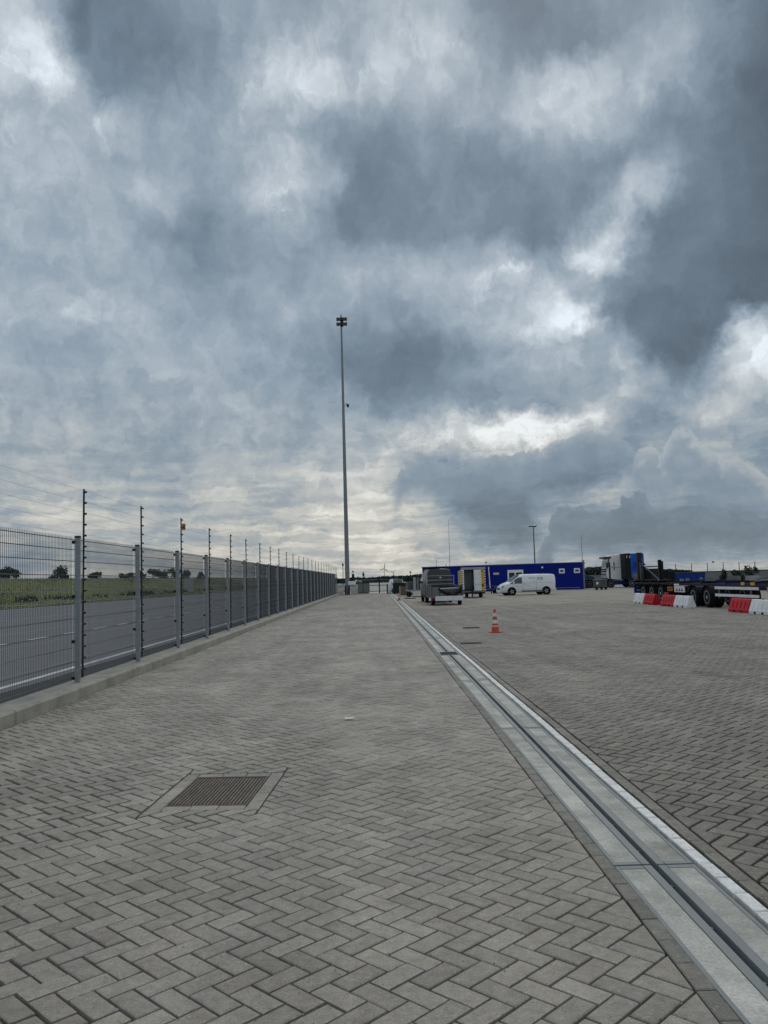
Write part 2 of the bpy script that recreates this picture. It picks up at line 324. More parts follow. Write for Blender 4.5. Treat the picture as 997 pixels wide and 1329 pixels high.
light_grey = material('light_grey', (.36, .37, .37), .5, var=.1, scale=3, dirt=.2, dirt_col=(.2, .2, .2))
mid_grey = material('mid_grey', (.16, .17, .17), .55, var=.12, scale=3, dirt=.2, dirt_col=(.09, .09, .09))
alu = material('aluminium', (.80, .80, .80), .5, .1, var=.1, scale=6, dirt=.3, dirt_col=(.35, .34, .33))
grey_panel = material('grey_panel', (.085, .092, .096), .55, .1, var=.12, scale=3, dirt=.25, dirt_col=(.07, .07, .07))
dark_panel = material('dark_panel', (.022, .025, .028), .65, spec=.25, var=.2, scale=3)
glass_dark = material('dark_glass', (.012, .016, .018), .08, var=.05, spec=.8)
glass_sky = material('van_glass', (.02, .03, .032), .06, var=.05, spec=.9)
yellow_paint = material('yellow_paint', (.62, .40, .03), .5, var=.08)
orange_paint = material('orange_paint', (.42, .16, .02), .5, var=.1)
black_net = material('black_net', (.006, .006, .007), .9, var=.2)
wood_mat = material('weathered_wood', (.16, .125, .095), .8, var=.3, scale=8, dirt=.4, dirt_col=(.07, .055, .045))
tail_red = material('tail_lamp_red', (.35, .008, .012), .25, var=.05)
green_mat = material('green_plastic', (.015, .10, .06), .5, var=.15)
green_letter = material('green_lettering', (.06, .24, .13), .5, var=.05)
pale_letter = material('pale_lettering', (.40, .47, .43), .5, var=.05)
asphalt = material('asphalt', (.165, .163, .172), .74, var=.10, scale=.35, bump=.3, dirt=.45, dirt_col=(.10, .10, .106), fine=.12)
asphalt_verge = material('verge_gravel', (.045, .047, .048), .9, var=.3, scale=2.0, bump=.5, fine=.3)
marking = material('road_marking', (.8, .8, .8), .6, var=.12, scale=3, dirt=.5, dirt_col=(.22, .22, .23))
grass_soil = material('grass_ground', (.150, .158, .048), .95, var=.35, scale=.22, bump=.6, dirt=.5, dirt_col=(.085, .075, .032), fine=.35)
grass_leaf = material('grass_blade', (.155, .165, .048), .8, var=.2, scale=.5, dirt=.35, dirt_col=(.22, .19, .07))
weed_leaf = material('weed_stalk', (.03, .036, .014), .85, var=.3, scale=1)
petal = material('white_petal', (.7, .7, .66), .7, var=.05)
field_mat = material('field', (.065, .080, .035), .95, var=.25, scale=.01)
leaf_dark = material('leaf_dark', (.030, .046, .026), .8, var=.45, scale=1.2)
leaf_mid = material('leaf_mid', (.030, .048, .024), .8, var=.45, scale=1.2)
leaf_far = material('leaf_far', (.022, .036, .030), .9, var=.35, scale=.05)
bark = material('bark', (.05, .042, .034), .9, var=.3, scale=6)
lamp_black = material('floodlight_black', (.012, .013, .016), .5, var=.2)
lamp_lens = material('floodlight_lens', (.16, .17, .18), .25, var=.1)
turbine_mat = material('turbine_grey', (.16, .18, .20), .6, var=.02)
paper = material('paper_scrap', (.75, .75, .74), .7, var=.05)
skin = material('skin', (.42, .28, .21), .6, var=.05)

WEAR = {paver_grey: paver_wear, paver_dark: paver_dark_wear}
# ------------------------------------------------------------------ helpers
def tag(o, label=None, cat=None, group=None, kind=None):
    for k, v in (('label', label), ('category', cat), ('group', group), ('kind', kind)):
        if v: o[k] = v
    return o
def empty(name, loc, rz=0, label=None, cat=None, group=None):
    o = bpy.data.objects.new(name, None); C.objects.link(o); o.empty_display_size = .2
    o.location = loc; o.rotation_euler = (0, 0, rz); return tag(o, label, cat, group)
class MB:
    def __init__(s): s.v = []; s.f = []; s.mi = None
    def add(s, v, f):
        n = len(s.v); s.v += [tuple(q) for q in v]; s.f += [tuple(i + n for i in q) for q in f]; return s
    def box(s, c, d, rz=0, rx=0, ry=0, taper=1.0):
        M = Matrix.Translation(c) @ Matrix.Rotation(rz, 4, 'Z') @ Matrix.Rotation(ry, 4, 'Y') @ Matrix.Rotation(rx, 4, 'X')
        v = []
        for z in (-.5, .5):
            k = taper if z > 0 else 1
            for x, y in ((-.5, -.5), (.5, -.5), (.5, .5), (-.5, .5)): v.append(M @ Vector((x * d[0] * k, y * d[1] * k, z * d[2])))
        return s.add(v, [(3, 2, 1, 0), (4, 5, 6, 7), (0, 1, 5, 4), (1, 2, 6, 5), (2, 3, 7, 6), (3, 0, 4, 7)])
    def b2(s, a, b):                       # box from two corners
        return s.box([(p + q) / 2 for p, q in zip(a, b)], [abs(q - p) for p, q in zip(a, b)])
    def bar(s, p, q, r0, r1=None, n=8, cap=True):
        p = Vector(p); q = Vector(q); r1 = r0 if r1 is None else r1
        z = (q - p).normalized(); x = z.orthogonal().normalized(); y = z.cross(x)
        if abs(z.z) > .99: x = Vector((1, 0, 0)); y = z.cross(x)
        v = []
        for c, r in ((p, r0), (q, r1)):
            for i in range(n):
                a = 2 * math.pi * (i + .5) / n; v.append(c + x * (r * math.cos(a)) + y * (r * math.sin(a)))
        f = [(i, (i + 1) % n, n + (i + 1) % n, n + i) for i in range(n)]
        if cap: f += [tuple(range(n - 1, -1, -1)), tuple(range(n, 2 * n))]
        return s.add(v, f)
    def path(s, pts, r, n=6):
        for a, b in zip(pts, pts[1:]): s.bar(a, b, r, n=n)
        return s
    def lathe(s, prof, c=(0, 0, 0), axis='Z', n=20, cap=True):
        v = []
        for r, h in prof:
            for i in range(n):
                a = 2 * math.pi * i / n; x, y = r * math.cos(a), r * math.sin(a)
                p = (x, y, h) if axis == 'Z' else ((x, h, y) if axis == 'Y' else (h, x, y))
                v.append((p[0] + c[0], p[1] + c[1], p[2] + c[2]))
        f = [(k * n + i, k * n + (i + 1) % n, (k + 1) * n + (i + 1) % n, (k + 1) * n + i) for k in range(len(prof) - 1) for i in range(n)]
        if cap: f += [tuple(range(n - 1, -1, -1)), tuple((len(prof) - 1) * n + i for i in range(n))]
        return s.add(v, f)
    def prism(s, poly, a, b, plane='XZ'):  # polygon in a plane, extruded along the third axis from a to b
        mk = {'XZ': lambda p, h: (p[0], h, p[1]), 'YZ': lambda p, h: (h, p[0], p[1]), 'XY': lambda p, h: (p[0], p[1], h)}[plane]
        n = len(poly); v = [mk(p, a) for p in poly] + [mk(p, b) for p in poly]
        return s.add(v, [tuple(range(n - 1, -1, -1)), tuple(range(n, 2 * n))] + [(i, (i + 1) % n, n + (i + 1) % n, n + i) for i in range(n)])
    def quad(s, *p): return s.add(p, [tuple(range(len(p)))])
    def build(s, name, mat, parent=None, bevel=0, smooth=False, recalc=True, loc=None, kind=None, label=None):
        me = bpy.data.meshes.new(name); me.from_pydata(s.v, [], s.f)
        if recalc:
            bm = bmesh.new(); bm.from_mesh(me); bmesh.ops.recalc_face_normals(bm, faces=bm.faces); bm.to_mesh(me); bm.free()
        me.materials.append(mat)
        if s.mi and mat in WEAR:
            me.materials.append(WEAR[mat]); me.polygons.foreach_set('material_index', s.mi)
        if smooth:
            for p in me.polygons: p.use_smooth = True
        o = bpy.data.objects.new(name, me); C.objects.link(o)
        if parent: o.parent = parent
        if loc: o.location = loc
        if bevel:
            bv = o.modifiers.new('bevel', 'BEVEL'); bv.width = bevel; bv.segments = 2; bv.limit_method = 'ANGLE'; bv.angle_limit = R(40)
        if smooth:
            try:
                me.set_sharp_from_angle(angle=R(42))
            except Exception: pass
        return tag(o, label=label, kind=kind)
def copy_tree(o, parent=None, **kw):
    c = o.copy(); C.objects.link(c); c.parent = parent
    for ch in list(o.children): copy_tree(ch, c)
    return c
def words(txt, size, mat, name, parent, M, depth=.004):
    """lettering as a thin mesh of its own"""
    cu = bpy.data.curves.new(name, 'FONT'); cu.body = txt; cu.size = size; cu.extrude = depth; cu.align_x = 'CENTER'; cu.align_y = 'CENTER'
    to = bpy.data.objects.new('tmp', cu); C.objects.link(to)
    bpy.context.view_layer.update()
    me = bpy.data.meshes.new_from_object(to.evaluated_get(bpy.context.evaluated_depsgraph_get()))
    bpy.data.objects.remove(to); me.name = name; me.transform(M); me.materials.clear(); me.materials.append(mat)
    o = bpy.data.objects.new(name, me); C.objects.link(o); o.parent = parent; return o
def seen(x, y, z, mx=.02, my=.02):
    """is a point inside the photograph's field of view"""
    d = Vector((x, y, z - CAM_H)); c = d.dot(FW)
    if c < .3: return False
    u = d.dot(RT) / c * FOC; v = d.dot(UP) / c * FOC
    return abs(u) < .5 + mx and abs(v) < .6666 + my

# ------------------------------------------------------------------ the ground
def sheet(name, x0, x1, y0, y1, z, mat, label=None):
    return tag(MB().quad((x0, y0, z), (x1, y0, z), (x1, y1, z), (x0, y1, z)).build(name, mat), kind='structure', label=label)
sheet('ground', -9000, 9000, -400, 18000, -.06, field_mat, 'flat open field reaching to the horizon behind the yard')

BW = .111                                  # paver width; a paver is twice as long
K45 = math.sqrt(.5)
def clip(poly, a, b, c):                   # keep the side a*x + b*y <= c
    out = []
    for i in range(len(poly)):
        p, q = poly[i], poly[(i + 1) % len(poly)]
        dp, dq = a * p[0] + b * p[1] - c, a * q[0] + b * q[1] - c
        if dp <= 1e-9: out.append(p)
        if (dp < -1e-9 and dq > 1e-9) or (dp > 1e-9 and dq < -1e-9):
            t = dp / (dp - dq); out.append((p[0] + t * (q[0] - p[0]), p[1] + t * (q[1] - p[1])))
    return out
def area(p): return .5 * abs(sum(p[i][0] * p[(i + 1) % len(p)][1] - p[(i + 1) % len(p)][0] * p[i][1] for i in range(len(p))))
def hull(pts):
    pts = sorted(set((round(x, 6), round(y, 6)) for x, y in pts))
    def half(ps):
        h = []
        for p in ps:
            while len(h) > 1 and (h[-1][0] - h[-2][0]) * (p[1] - h[-2][1]) - (h[-1][1] - h[-2][1]) * (p[0] - h[-2][0]) <= 1e-9: h.pop()
            h.append(p)
        return h[:-1]
    return half(pts) + half(pts[::-1])
def ccw(p):
    s = sum(p[i][0] * p[(i + 1) % len(p)][1] - p[(i + 1) % len(p)][0] * p[i][1] for i in range(len(p)))
    return p if s > 0 else p[::-1]
def inset(poly, d):
    poly = ccw(poly); res = poly
    for i in range(len(poly)):
        p, q = poly[i], poly[(i + 1) % len(poly)]; ex, ey = q[0] - p[0], q[1] - p[1]; l = math.hypot(ex, ey)
        if l < 1e-6: continue
        nx, ny = ey / l, -ex / l           # outward normal
        res = clip(res, nx, ny, nx * p[0] + ny * p[1] - d)
        if len(res) < 3: return []
    return res
def block(mb, poly, z, joint=.004, bev=.005, depth=.055, tilt=(0, 0)):
    """one paver: skirt, chamfer, top face"""
    a = inset(poly, joint)
    if len(a) < 3: return
    b = inset(a, bev)
    if len(b) != len(a): b = [(p[0] * .96 + sum(q[0] for q in a) / len(a) * .04, p[1] * .96 + sum(q[1] for q in a) / len(a) * .04) for p in a]
    n = len(a); cx = sum(p[0] for p in a) / n; cy = sum(p[1] for p in a) / n
    def h(p): return z + tilt[0] * (p[0] - cx) + tilt[1] * (p[1] - cy)
    v = [(p[0], p[1], h(p) - depth) for p in a] + [(p[0], p[1], h(p) - bev * .8) for p in a] + [(p[0], p[1], h(p)) for p in b]
    f = [tuple(range(2 * n, 3 * n))]
    for i in range(n):
        j = (i + 1) % n; f += [(i, j, n + j, n + i), (n + i, n + j, 2 * n + j, 2 * n + i)]
    if mb.mi is None: mb.mi = []
    mb.mi += [0] + [0, 1] * n              # the chamfer is worn paler than the face
    mb.add(v, f)
def swell(x, y):                           # the yard is not dead level
    return .004 * math.sin(x * 1.3 + y * .45 + .6) + .004 * math.sin(y * .9 - x * .5) + .003 * math.sin(2.3 * x + 1.1 * y)

def herringbone(name, label, x_lo, x_hi, x0, mat, keep, y_lo, y_hi, holes, part_name, joint, cutside):
    """Herringbone pavers laid at 45 degrees between two straight edges. The 300 nearest whole ones in view are parts of their own."""
    par = tag(MB().quad((x_lo(0), y_lo, -.040), (x_hi(0), y_lo, -.040), (x_hi(1), y_hi, -.040), (x_lo(1), y_hi, -.040)).build(name, joint_mat), kind='structure', label=label)
    whole, cut = [], []
    s = BW * K45
    xa, xb = min(x_lo(0), x_lo(1)) - .4, max(x_hi(0), x_hi(1)) + .4
    # u runs right and forward, v right and backward, both from (x0, 0)
    for n in range(int((xa - x0 - y_hi) / (2 * s)) - 6, int((xb - x0 - y_lo) / (2 * s)) + 6):
        for mm in range(-700, 700):
            for kind in (0, 1):
                u0, v0 = (n + 4 * mm, n) if kind == 0 else (n + 3 + 4 * mm, n)
                uc, vc = (u0 + 1, v0 + .5) if kind == 0 else (u0 + .5, v0 + 1)
                cx, cy = x0 + s * (uc + vc), s * (uc - vc)
                if not (y_lo - .2 < cy < y_hi + .2 and xa < cx < xb) or not keep(cx, cy): continue
                du, dv = (2, 1) if kind == 0 else (1, 2)
                poly = [(x0 + s * (u + v), s * (u - v)) for u, v in ((u0, v0), (u0 + du, v0), (u0 + du, v0 + dv), (u0, v0 + dv))]
                t = (cy - y_lo) / (y_hi - y_lo)
                lo, hi = x_lo(t), x_hi(t)
                if all(lo <= p[0] <= hi for p in poly) and not any(abs(cx - h[0]) < h[3] + .2 and abs(cy - h[1]) < h[4] + .2 for h in holes):
                    whole.append((cx, cy, kind, poly)); continue
                q = clip(clip(poly, 1, 0, hi), -1, 0, -lo)
                if len(q) < 3 or area(q) < 2e-4: continue
                pieces = [q]
                for h in holes:            # cut round a cover: left, right, front, back strips
                    new = []
                    for q in pieces:
                        cx_, cy_, a_, hw, hh_ = h; c1, s1 = math.cos(a_), math.sin(a_); o1 = c1 * cx_ + s1 * cy_; o2 = -s1 * cx_ + c1 * cy_
                        a1 = clip(q, c1, s1, o1 - hw); a2 = clip(q, -c1, -s1, -o1 - hw); mid = clip(q, -c1, -s1, -o1 + hw)
                        if len(mid) > 2: mid = clip(mid, c1, s1, o1 + hw)
                        for w in (a1, a2, clip(mid, -s1, c1, o2 - hh_) if len(mid) > 2 else [], clip(mid, s1, -c1, -o2 - hh_) if len(mid) > 2 else []):
                            if len(w) > 2 and area(w) > 4e-4: new.append(w)
                    pieces = new
                cut += pieces
    # along the drain the corner scraps are cast in one with their neighbour (mitre stones)
    big = [p for p in cut if area(p) > .011]; small = [p for p in cut if area(p) <= .011]; rest = []
    for p in small:
        pc = (sum(q[0] for q in p) / len(p), sum(q[1] for q in p) / len(p)); done = False
        if abs(pc[0] - cutside) < .3:
            for i, b in enumerate(big):
                if abs(b[0][1] - pc[1]) > .5: continue
                hh = hull(list(p) + list(b))
                if abs(area(hh) - area(p) - area(b)) < 2e-5: big[i] = hh; done = True; break
        if not done: rest.append(p)
    whole.sort(key=lambda w: w[0] ** 2 + w[1] ** 2)
    vis = [w for w in whole if seen(w[0], w[1], 0, -.01, -.01)][:300]; vs = set(id(w) for w in vis)
    rnd = random.Random(5)
    bmb = MB(); block(bmb, [(-BW, -BW / 2), (BW, -BW / 2), (BW, BW / 2), (-BW, BW / 2)], 0, joint(0, 4))
    bme = None
    for cx, cy, kind, poly in vis:
        if bme is None: o = bmb.build(part_name, mat, par); bme = o.data
        else: o = bpy.data.objects.new(part_name, bme); C.objects.link(o); o.parent = par
        o.location = (cx + rnd.uniform(-.0012, .0012), cy + rnd.uniform(-.0012, .0012), swell(cx, cy) + rnd.uniform(-.0018, .0018))
        o.rotation_euler = (rnd.uniform(-.008, .008), rnd.uniform(-.008, .008), R(45 if kind == 0 else -45) + rnd.uniform(-.009, .009) + (math.pi if rnd.random() < .5 else 0))
    mb = MB()
    for w in whole:
        if id(w) in vs: continue
        cx, cy = w[0], w[1]; jx = rnd.uniform(-.0012, .0012); jy = rnd.uniform(-.0012, .0012)
        block(mb, [(p[0] + jx, p[1] + jy) for p in w[3]], swell(cx, cy) + rnd.uniform(-.0022, .0022), joint(cx, cy) * rnd.uniform(.7, 1.35), tilt=(rnd.uniform(-.009, .009), rnd.uniform(-.009, .009)))
    for p in big + rest:
        px, py = p[0]
        block(mb, p, swell(px, py) + rnd.uniform(-.0015, .0015), joint(px, py))
    mb.build('paver_field', mat, par, recalc=False, kind='stuff')
    return par
def row_of_blocks(parent, name, mat, x0, x1, y0, y1, pitch, single_to, joint=.004, wob=.003):
    rnd = random.Random(11); y = y0; mb = MB()
    while y < y1:
        jx = rnd.uniform(-wob, wob); p = pitch * rnd.uniform(.985, 1.015); z = swell((x0 + x1) / 2, y) * .5 + rnd.uniform(-.0015, .0015)
        poly = [(x0 + jx, y), (x1 + jx, y), (x1 + jx, y + p), (x0 + jx, y + p)]
        if y < single_to: m1 = MB(); block(m1, poly, z, joint); m1.build(name, mat, parent, recalc=False)
        else: block(mb, poly, z, joint)
        y += p
    mb.build(name, mat, parent, recalc=False, kind='stuff')

LX, RX = 1.178, 1.914                      # where the two herringbone fields meet the drain's border rows
COVER = (-1.272, 6.622, R(-3))             # the rusty cover: centre and turn
def kerb_x(y): return -4.37
YB = 46.0
lhole = [(COVER[0], COVER[1], COVER[2], .4115, .5565)]
left = herringbone('pavement', 'grey herringbone brick pavement between the kerb and the drain', lambda t: -4.37, lambda t: LX, LX, paver_grey,
                   lambda x, y: x > -.50 * y - 2.2, 1.4, YB, lhole, 'paver', lambda x, y: (.0092 if x < -.9 + .35 * math.sin(y) else .0062), LX)
right = herringbone('yard_paving', 'darker herringbone brick paving of the yard right of the white line', lambda t: RX, lambda t: 27.0, RX, paver_dark,
                    lambda x, y: x < .56 * y + 2.4, 1.4, YB, [], 'paver', lambda x, y: .0095, RX)
# beyond that the blocks are finer than a pixel
sheet('far_pavement', -4.37, LX, YB + .05, 104, -.001, yard_far, 'far end of the brick pavement towards the gate')
sheet('far_yard', RX, 130, YB + .05, 140, -.003, yard_far, 'far brick yard under the parked vehicles')
sheet('near_yard_base', RX + .01, 130, -20, YB + .05, -.048, joint_mat, 'sand bed below the yard paving')
sheet('near_pavement_base', -4.37, LX, -20, 1.4, -.046, joint_mat, 'sand bed below the pavement')

bed = tag(MB().b2((LX, -2, -.30), (RX, 103.2, -.046)).build('drain_bed', steel_edge), kind='structure')
hdr_l = tag(MB().quad((LX, 1.2, -.016), (1.262, 1.2, -.016), (1.262, 103.2, -.016), (LX, 103.2, -.016)).build('border_row', joint_mat), kind='structure', label='single row of brown border bricks left of the drain')
row_of_blocks(hdr_l, 'border_brick', paver_border, LX, 1.262, 1.3, 103, .222, 15, .0028)
wl = tag(MB().quad((1.700, 1.2, -.04), (1.812, 1.2, -.04), (1.812, 103.2, -.04), (1.700, 103.2, -.04)).build('white_line', joint_mat), kind='structure', label='line of white painted bricks right of the drain')
row_of_blocks(wl, 'white_brick', paver_white, 1.722, 1.808, 1.35, 103, .222, 18, .0075, .002)
hdr_r = tag(MB().quad((1.812, 1.2, -.020), (RX, 1.2, -.020), (RX, 103.2, -.020), (1.812, 103.2, -.020)).build('border_row', joint_mat), kind='structure', label='single row of dark border bricks right of the white line')
row_of_blocks(hdr_r, 'border_brick', paver_dark, 1.822, RX - .006, 1.3, 103, .222, 15, .004)

# ------------------------------------------------------------------ slotted drain
drain = empty('drain_channel', (1.478, 0, 0), 0, 'long concrete slot drain with steel edges beside the white brick line', 'drain')
seg = [0.48, 4.68, 8.90, 13.1, 17.45, 18.22, 22.4]
while seg[-1] < 98: seg.append(seg[-1] + 4.2)
CB = None
for a, b in zip(seg, seg[1:]):
    if abs(a - 17.45) < .01: continue
    a += .009; b -= .009
    for sg in (-1, 1):
        zz = random.uniform(-.002, .002)
        # slab with a steel edge outside and a wider one along the slot
        MB().b2((sg * .198, a + .045, -.14), (sg * .066, b - .045, -.002 + zz)).build('slab', concrete, drain, bevel=.003)
        e = MB().b2((sg * .198, a, -.14), (sg * .220, b, zz)); e.b2((sg * .198, a, -.14), (sg * .066, a + .044, zz)); e.b2((sg * .198, b - .044, -.14), (sg * .066, b, zz))
        e.build('steel_frame', steel_edge, drain, bevel=.002)
        MB().b2((sg * .0185, a, -.13), (sg * .0635, b, .001 + zz)).build('slot_rail', steel_edge, drain, bevel=.003)
    y = a + .30
    while y < b - .1:
        if CB is None: cbo = MB().b2((-.0182, 0, -.11), (.0182, .02, -.03)).build('crossbar', steel_edge, drain); CB = cbo.data
        else: cbo = bpy.data.objects.new('crossbar', CB); C.objects.link(cbo); cbo.parent = drain
        cbo.location.y = y; y += .52
gr = empty('drain_grate', (1.478, 17.84, 0), 0, 'dark slatted grate set across the slot drain', 'grate')
MB().b2((-.218, -.37, -.1), (-.18, .37, .002)).b2((.18, -.37, -.1), (.218, .37, .002)).b2((-.179, -.37, -.1), (.179, -.34, .002)).b2((-.179, .34, -.1), (.179, .37, .002)).build('frame', steel_edge, gr)
for i in range(9): MB().b2((-.179, -.33 + i * .075, -.06), (.179, -.295 + i * .075, -.003)).build('bar', dark_steel, gr)

# rusty inspection cover in its ring of pale bricks
cov = empty('inspection_cover', (COVER[0], COVER[1], 0), COVER[2], 'rusty ribbed iron inspection cover framed by pale bricks in the pavement', 'drain cover')
MB().b2((-.285, -.425, -.05), (.285, .425, -.012)).build('plate', rust_mat, cov)
for i in range(21):
    x = -.27 + i * .027; MB().b2((x - .0075, -.405, -.0115), (x + .0075, .405, -.001)).build('rib', rust_mat, cov, bevel=.002)
fr = MB()
for sx in (-1, 1): fr.b2((sx * .287, -.44, -.06), (sx * .301, .44, .001))
for sy in (-1, 1): fr.b2((-.286, sy * .427, -.06), (.286, sy * .441, .001))
fr.build('frame', rust_mat, cov)
for sx in (-1, 1):
    for i in range(5):
        m1 = MB(); block(m1, [(sx * .304, -.555 + i * .222), (sx * .410, -.555 + i * .222), (sx * .410, -.333 + i * .222), (sx * .304, -.333 + i * .222)], .001 * (i % 2)); m1.build('border_brick', paver_grey, cov)
for sy in (-1, 1):
    for i in range(3):
        m1 = MB(); block(m1, [(-.304 + i * .2027, sy * .444), (-.1013 + i * .2027, sy * .444), (-.1013 + i * .2027, sy * .555), (-.304 + i * .2027, sy * .555)], .002 * (i % 2)); m1.build('border_brick', paver_grey, cov)
# two gully grates in the yard
g0 = None
for x, y, lb in ((2.235, 20.36, 'nearer dark gully grate sunk in the yard near the white line'), (2.95, 26.6, 'farther dark gully grate sunk in the yard behind the red and white cone')):
    g = empty('gully_grate', (x, y, 0), 0, lb, 'grate', 'gully grates in the yard')
    MB().b2((-.26, -.14, -.05), (.26, -.12, .012)).b2((-.26, .12, -.05), (.26, .14, .012)).b2((-.26, -.119, -.05), (-.24, .119, .012)).b2((.24, -.119, -.05), (.26, .119, .012)).build('frame', dark_steel, g)
    for i in range(7): MB().b2((-.225 + i * .07, -.118, -.03), (-.195 + i * .07, .118, .007)).build('bar', dark_steel, g)
tag(MB().add([(-.05, -.03, .012), (.045, -.04, .010), (.06, .02, .03), (.0, .045, .012), (-.04, .03, .022)], [(0, 1, 2, 3, 4)]).build('paper_scrap', paper, loc=(-.374, 9.744, .004)), 'small white scrap of paper lying on the pavement', 'litter')

# ------------------------------------------------------------------ kerb and the strip under the fence
kerb = tag(MB().b2((-4.95, -3, -.2), (-4.471, 98, .135)).build('kerb', concrete_kerb, bevel=.004), kind='structure', label='raised concrete kerb and strip along the foot of the mesh fence')
y = -2.9; k = 0
while y < 97.9:
    st = MB().prism([(-4.47, -.2), (-4.37, -.2), (-4.37, .145), (-4.395, .168), (-4.468, .168)], y + .003, y + .997)
    o = st.build('kerb_stone', concrete_kerb, kerb, bevel=.004); o.location.x = random.uniform(-.003, .003); o.location.z = random.uniform(-.002, .002); y += 1.0
y = -2.9
while y < 97:
    MB().b2((-4.80, y + .003, .10), (-4.492, y + .995, .150)).build('coping_slab', concrete_kerb, kerb, bevel=.004); y += 1.0

# ------------------------------------------------------------------ road beyond the fence
sheet('road', -31.7, -6.05, -60, 700, -.030, asphalt, 'wide asphalt road behind the mesh fence')
sheet('road_verge', -6.05, -4.90, -60, 700, -.034, asphalt_verge, 'dark gravel strip between the fence and the road')
tag(MB().quad((-6.42, -60, -.026), (-6.28, -60, -.026), (-6.28, 700, -.026), (-6.42, 700, -.026)).build('edge_line', marking), kind='structure', label='white edge line of the road nearest the fence')
tag(MB().quad((-30.9, -60, -.026), (-30.75, -60, -.026), (-30.75, 700, -.026), (-30.9, 700, -.026)).build('edge_line', marking), kind='structure', label='thin white edge line along the far side of the road')
lane = tag(MB().quad((-11.49, 0, -.026), (-11.36, 0, -.026), (-11.36, 1.6, -.026), (-11.49, 1.6, -.026)).build('lane_dash', marking), kind='structure', label='white lane dash on the road')
dd = MB(); y = -20.0
while y < 500:
    if not (0 <= y <= .1): dd.quad((-11.49, y + .4, -.0262), (-11.36, y + .4, -.0262), (-11.36, y + 2.0, -.0262), (-11.49, y + 2.0, -.0262))
    y += 3.12
tag(dd.build('lane_line', marking), kind='structure', label='dashed white lane line in the middle of the road')
bpy.data.objects.remove(lane)
sheet('far_apron', -4.9, 140, 140.05, 520, -.05, concrete, 'pale concrete apron beyond the gate')
sheet('far_apron', -4.9, 140, 104.05, 140, -.045, concrete, 'pale concrete strip just behind the gate')
# grit, leaf scraps and moss lying on the paving
gs, gd = MB(), MB(); rq = random.Random(21)
def crumb(mb, x, y, s):
    z = .004 + swell(x, y); k = [(x + s * rq.uniform(.5, 1) * math.cos(a), y + s * rq.uniform(.5, 1) * math.sin(a), z - .004) for a in (0, 1.6, 3.1, 4.7)]
    mb.add(k + [(x, y, z + s * .7)], [(0, 1, 4), (1, 2, 4), (2, 3, 4), (3, 0, 4)])
for i in range(900):
    y = 2.8 + 16 * rq.random() ** 1.6; x = rq.uniform(-.5 * y, min(.5 * y, 1.16)) if rq.random() < .7 else rq.uniform(1.95, 2.0 + .45 * y)
    crumb(gs if rq.random() < .6 else gd, x, y, rq.uniform(.0015, .004))
tag(gs.build('grit', paper, recalc=False), kind='stuff', label='pale grit scattered over the brick paving')
tag(gd.build('dirt_crumbs', material('dirt_crumb', (.035, .03, .022), .95, var=.4), recalc=False), kind='stuff', label='dark crumbs of dirt and moss on the brick paving')

# grass bank beyond the road
bank_prof = [(-31.7, -.02), (-33.0, .10), (-36, .55), (-40, 1.6), (-44, 2.75), (-46, 3.0), (-52, 3.05), (-60, 2.6), (-75, .3), (-90, -.1)]
bv, bf = [], []
ys = [-60, 0, 30, 50, 65, 80, 95, 110, 130, 150, 175, 200, 230, 270, 320, 400, 500, 650, 900]
rb = random.Random(3)
for y in ys:
    for x, z in bank_prof: bv.append((x, y, z * (1 + .0012 * max(0, y - 100)) + (rb.uniform(-.08, .08) if .05 < z else 0)))
n = len(bank_prof)
for i in range(len(ys) - 1):
    for j in range(n - 1): bf.append((i * n + j, (i + 1) * n + j, (i + 1) * n + j + 1, i * n + j + 1))
tag(MB().add(bv, bf).build('grass_bank', grass_soil, smooth=True), kind='structure', label='long low grass bank beyond the road')
def bank_z(x, y):
    for (xa, za), (xb, zb) in zip(bank_prof, bank_prof[1:]):
        if xb <= x <= xa: return (za + (zb - za) * (x - xa) / (xb - xa)) * (1 + .0012 * max(0, y - 100))
    return 0
rg_ = random.Random(9); gb, wb, pb = MB(), MB(), MB()
def blade(mb, x, y, z, h, w):
    a = rg_.uniform(0, math.pi); lx, ly = rg_.uniform(-.35, .35) * h, rg_.uniform(-.35, .35) * h
    cx_, sx_ = math.cos(a) * w, math.sin(a) * w
    mb.add([(x - cx_, y - sx_, z - .03), (x + cx_, y + sx_, z - .03), (x + lx, y + ly, z + h)], [(0, 1, 2)])
for i in range(26000):
    y = 50 + 190 * rg_.random() ** 1.5; x = -31.6 - 15.5 * rg_.random()
    blade(gb, x, y, bank_z(x, y), rg_.uniform(.06, .20), rg_.uniform(.04, .10))
tag(gb.build('grass', grass_leaf, recalc=False), kind='stuff', label='rough grass on the bank beyond the road')
for i in range(420):
    y = 58 + 120 * rg_.random() ** 1.3; x = -34.6 - rg_.random() * 1.2
    if math.sin(y * .55) + math.sin(y * .21 + 1) < -.2: continue
    for k in range(6): blade(wb, x + rg_.uniform(-.2, .2), y + rg_.uniform(-.25, .25), bank_z(x, y), rg_.uniform(.30, .75), .05)
tag(wb.build('weeds', weed_leaf, recalc=False), kind='stuff', label='dark tall weeds in a band half way up the grass bank')
for i in range(150):
    y = 62 + 40 * rg_.random(); x = -32.3 - rg_.random() * 2.0; z = bank_z(x, y) + rg_.uniform(.2, .45); q = rg_.uniform(.04, .075)
    if math.sin(y * .8) < -.1: continue
    pb.box((x, y, z), (q, q, q), rz=rg_.random()).bar((x, y, z - .4), (x, y, z), .006, n=3)
tag(pb.build('wild_flowers', petal, recalc=False), kind='stuff', label='scattered white wild flowers at the foot of the grass bank')

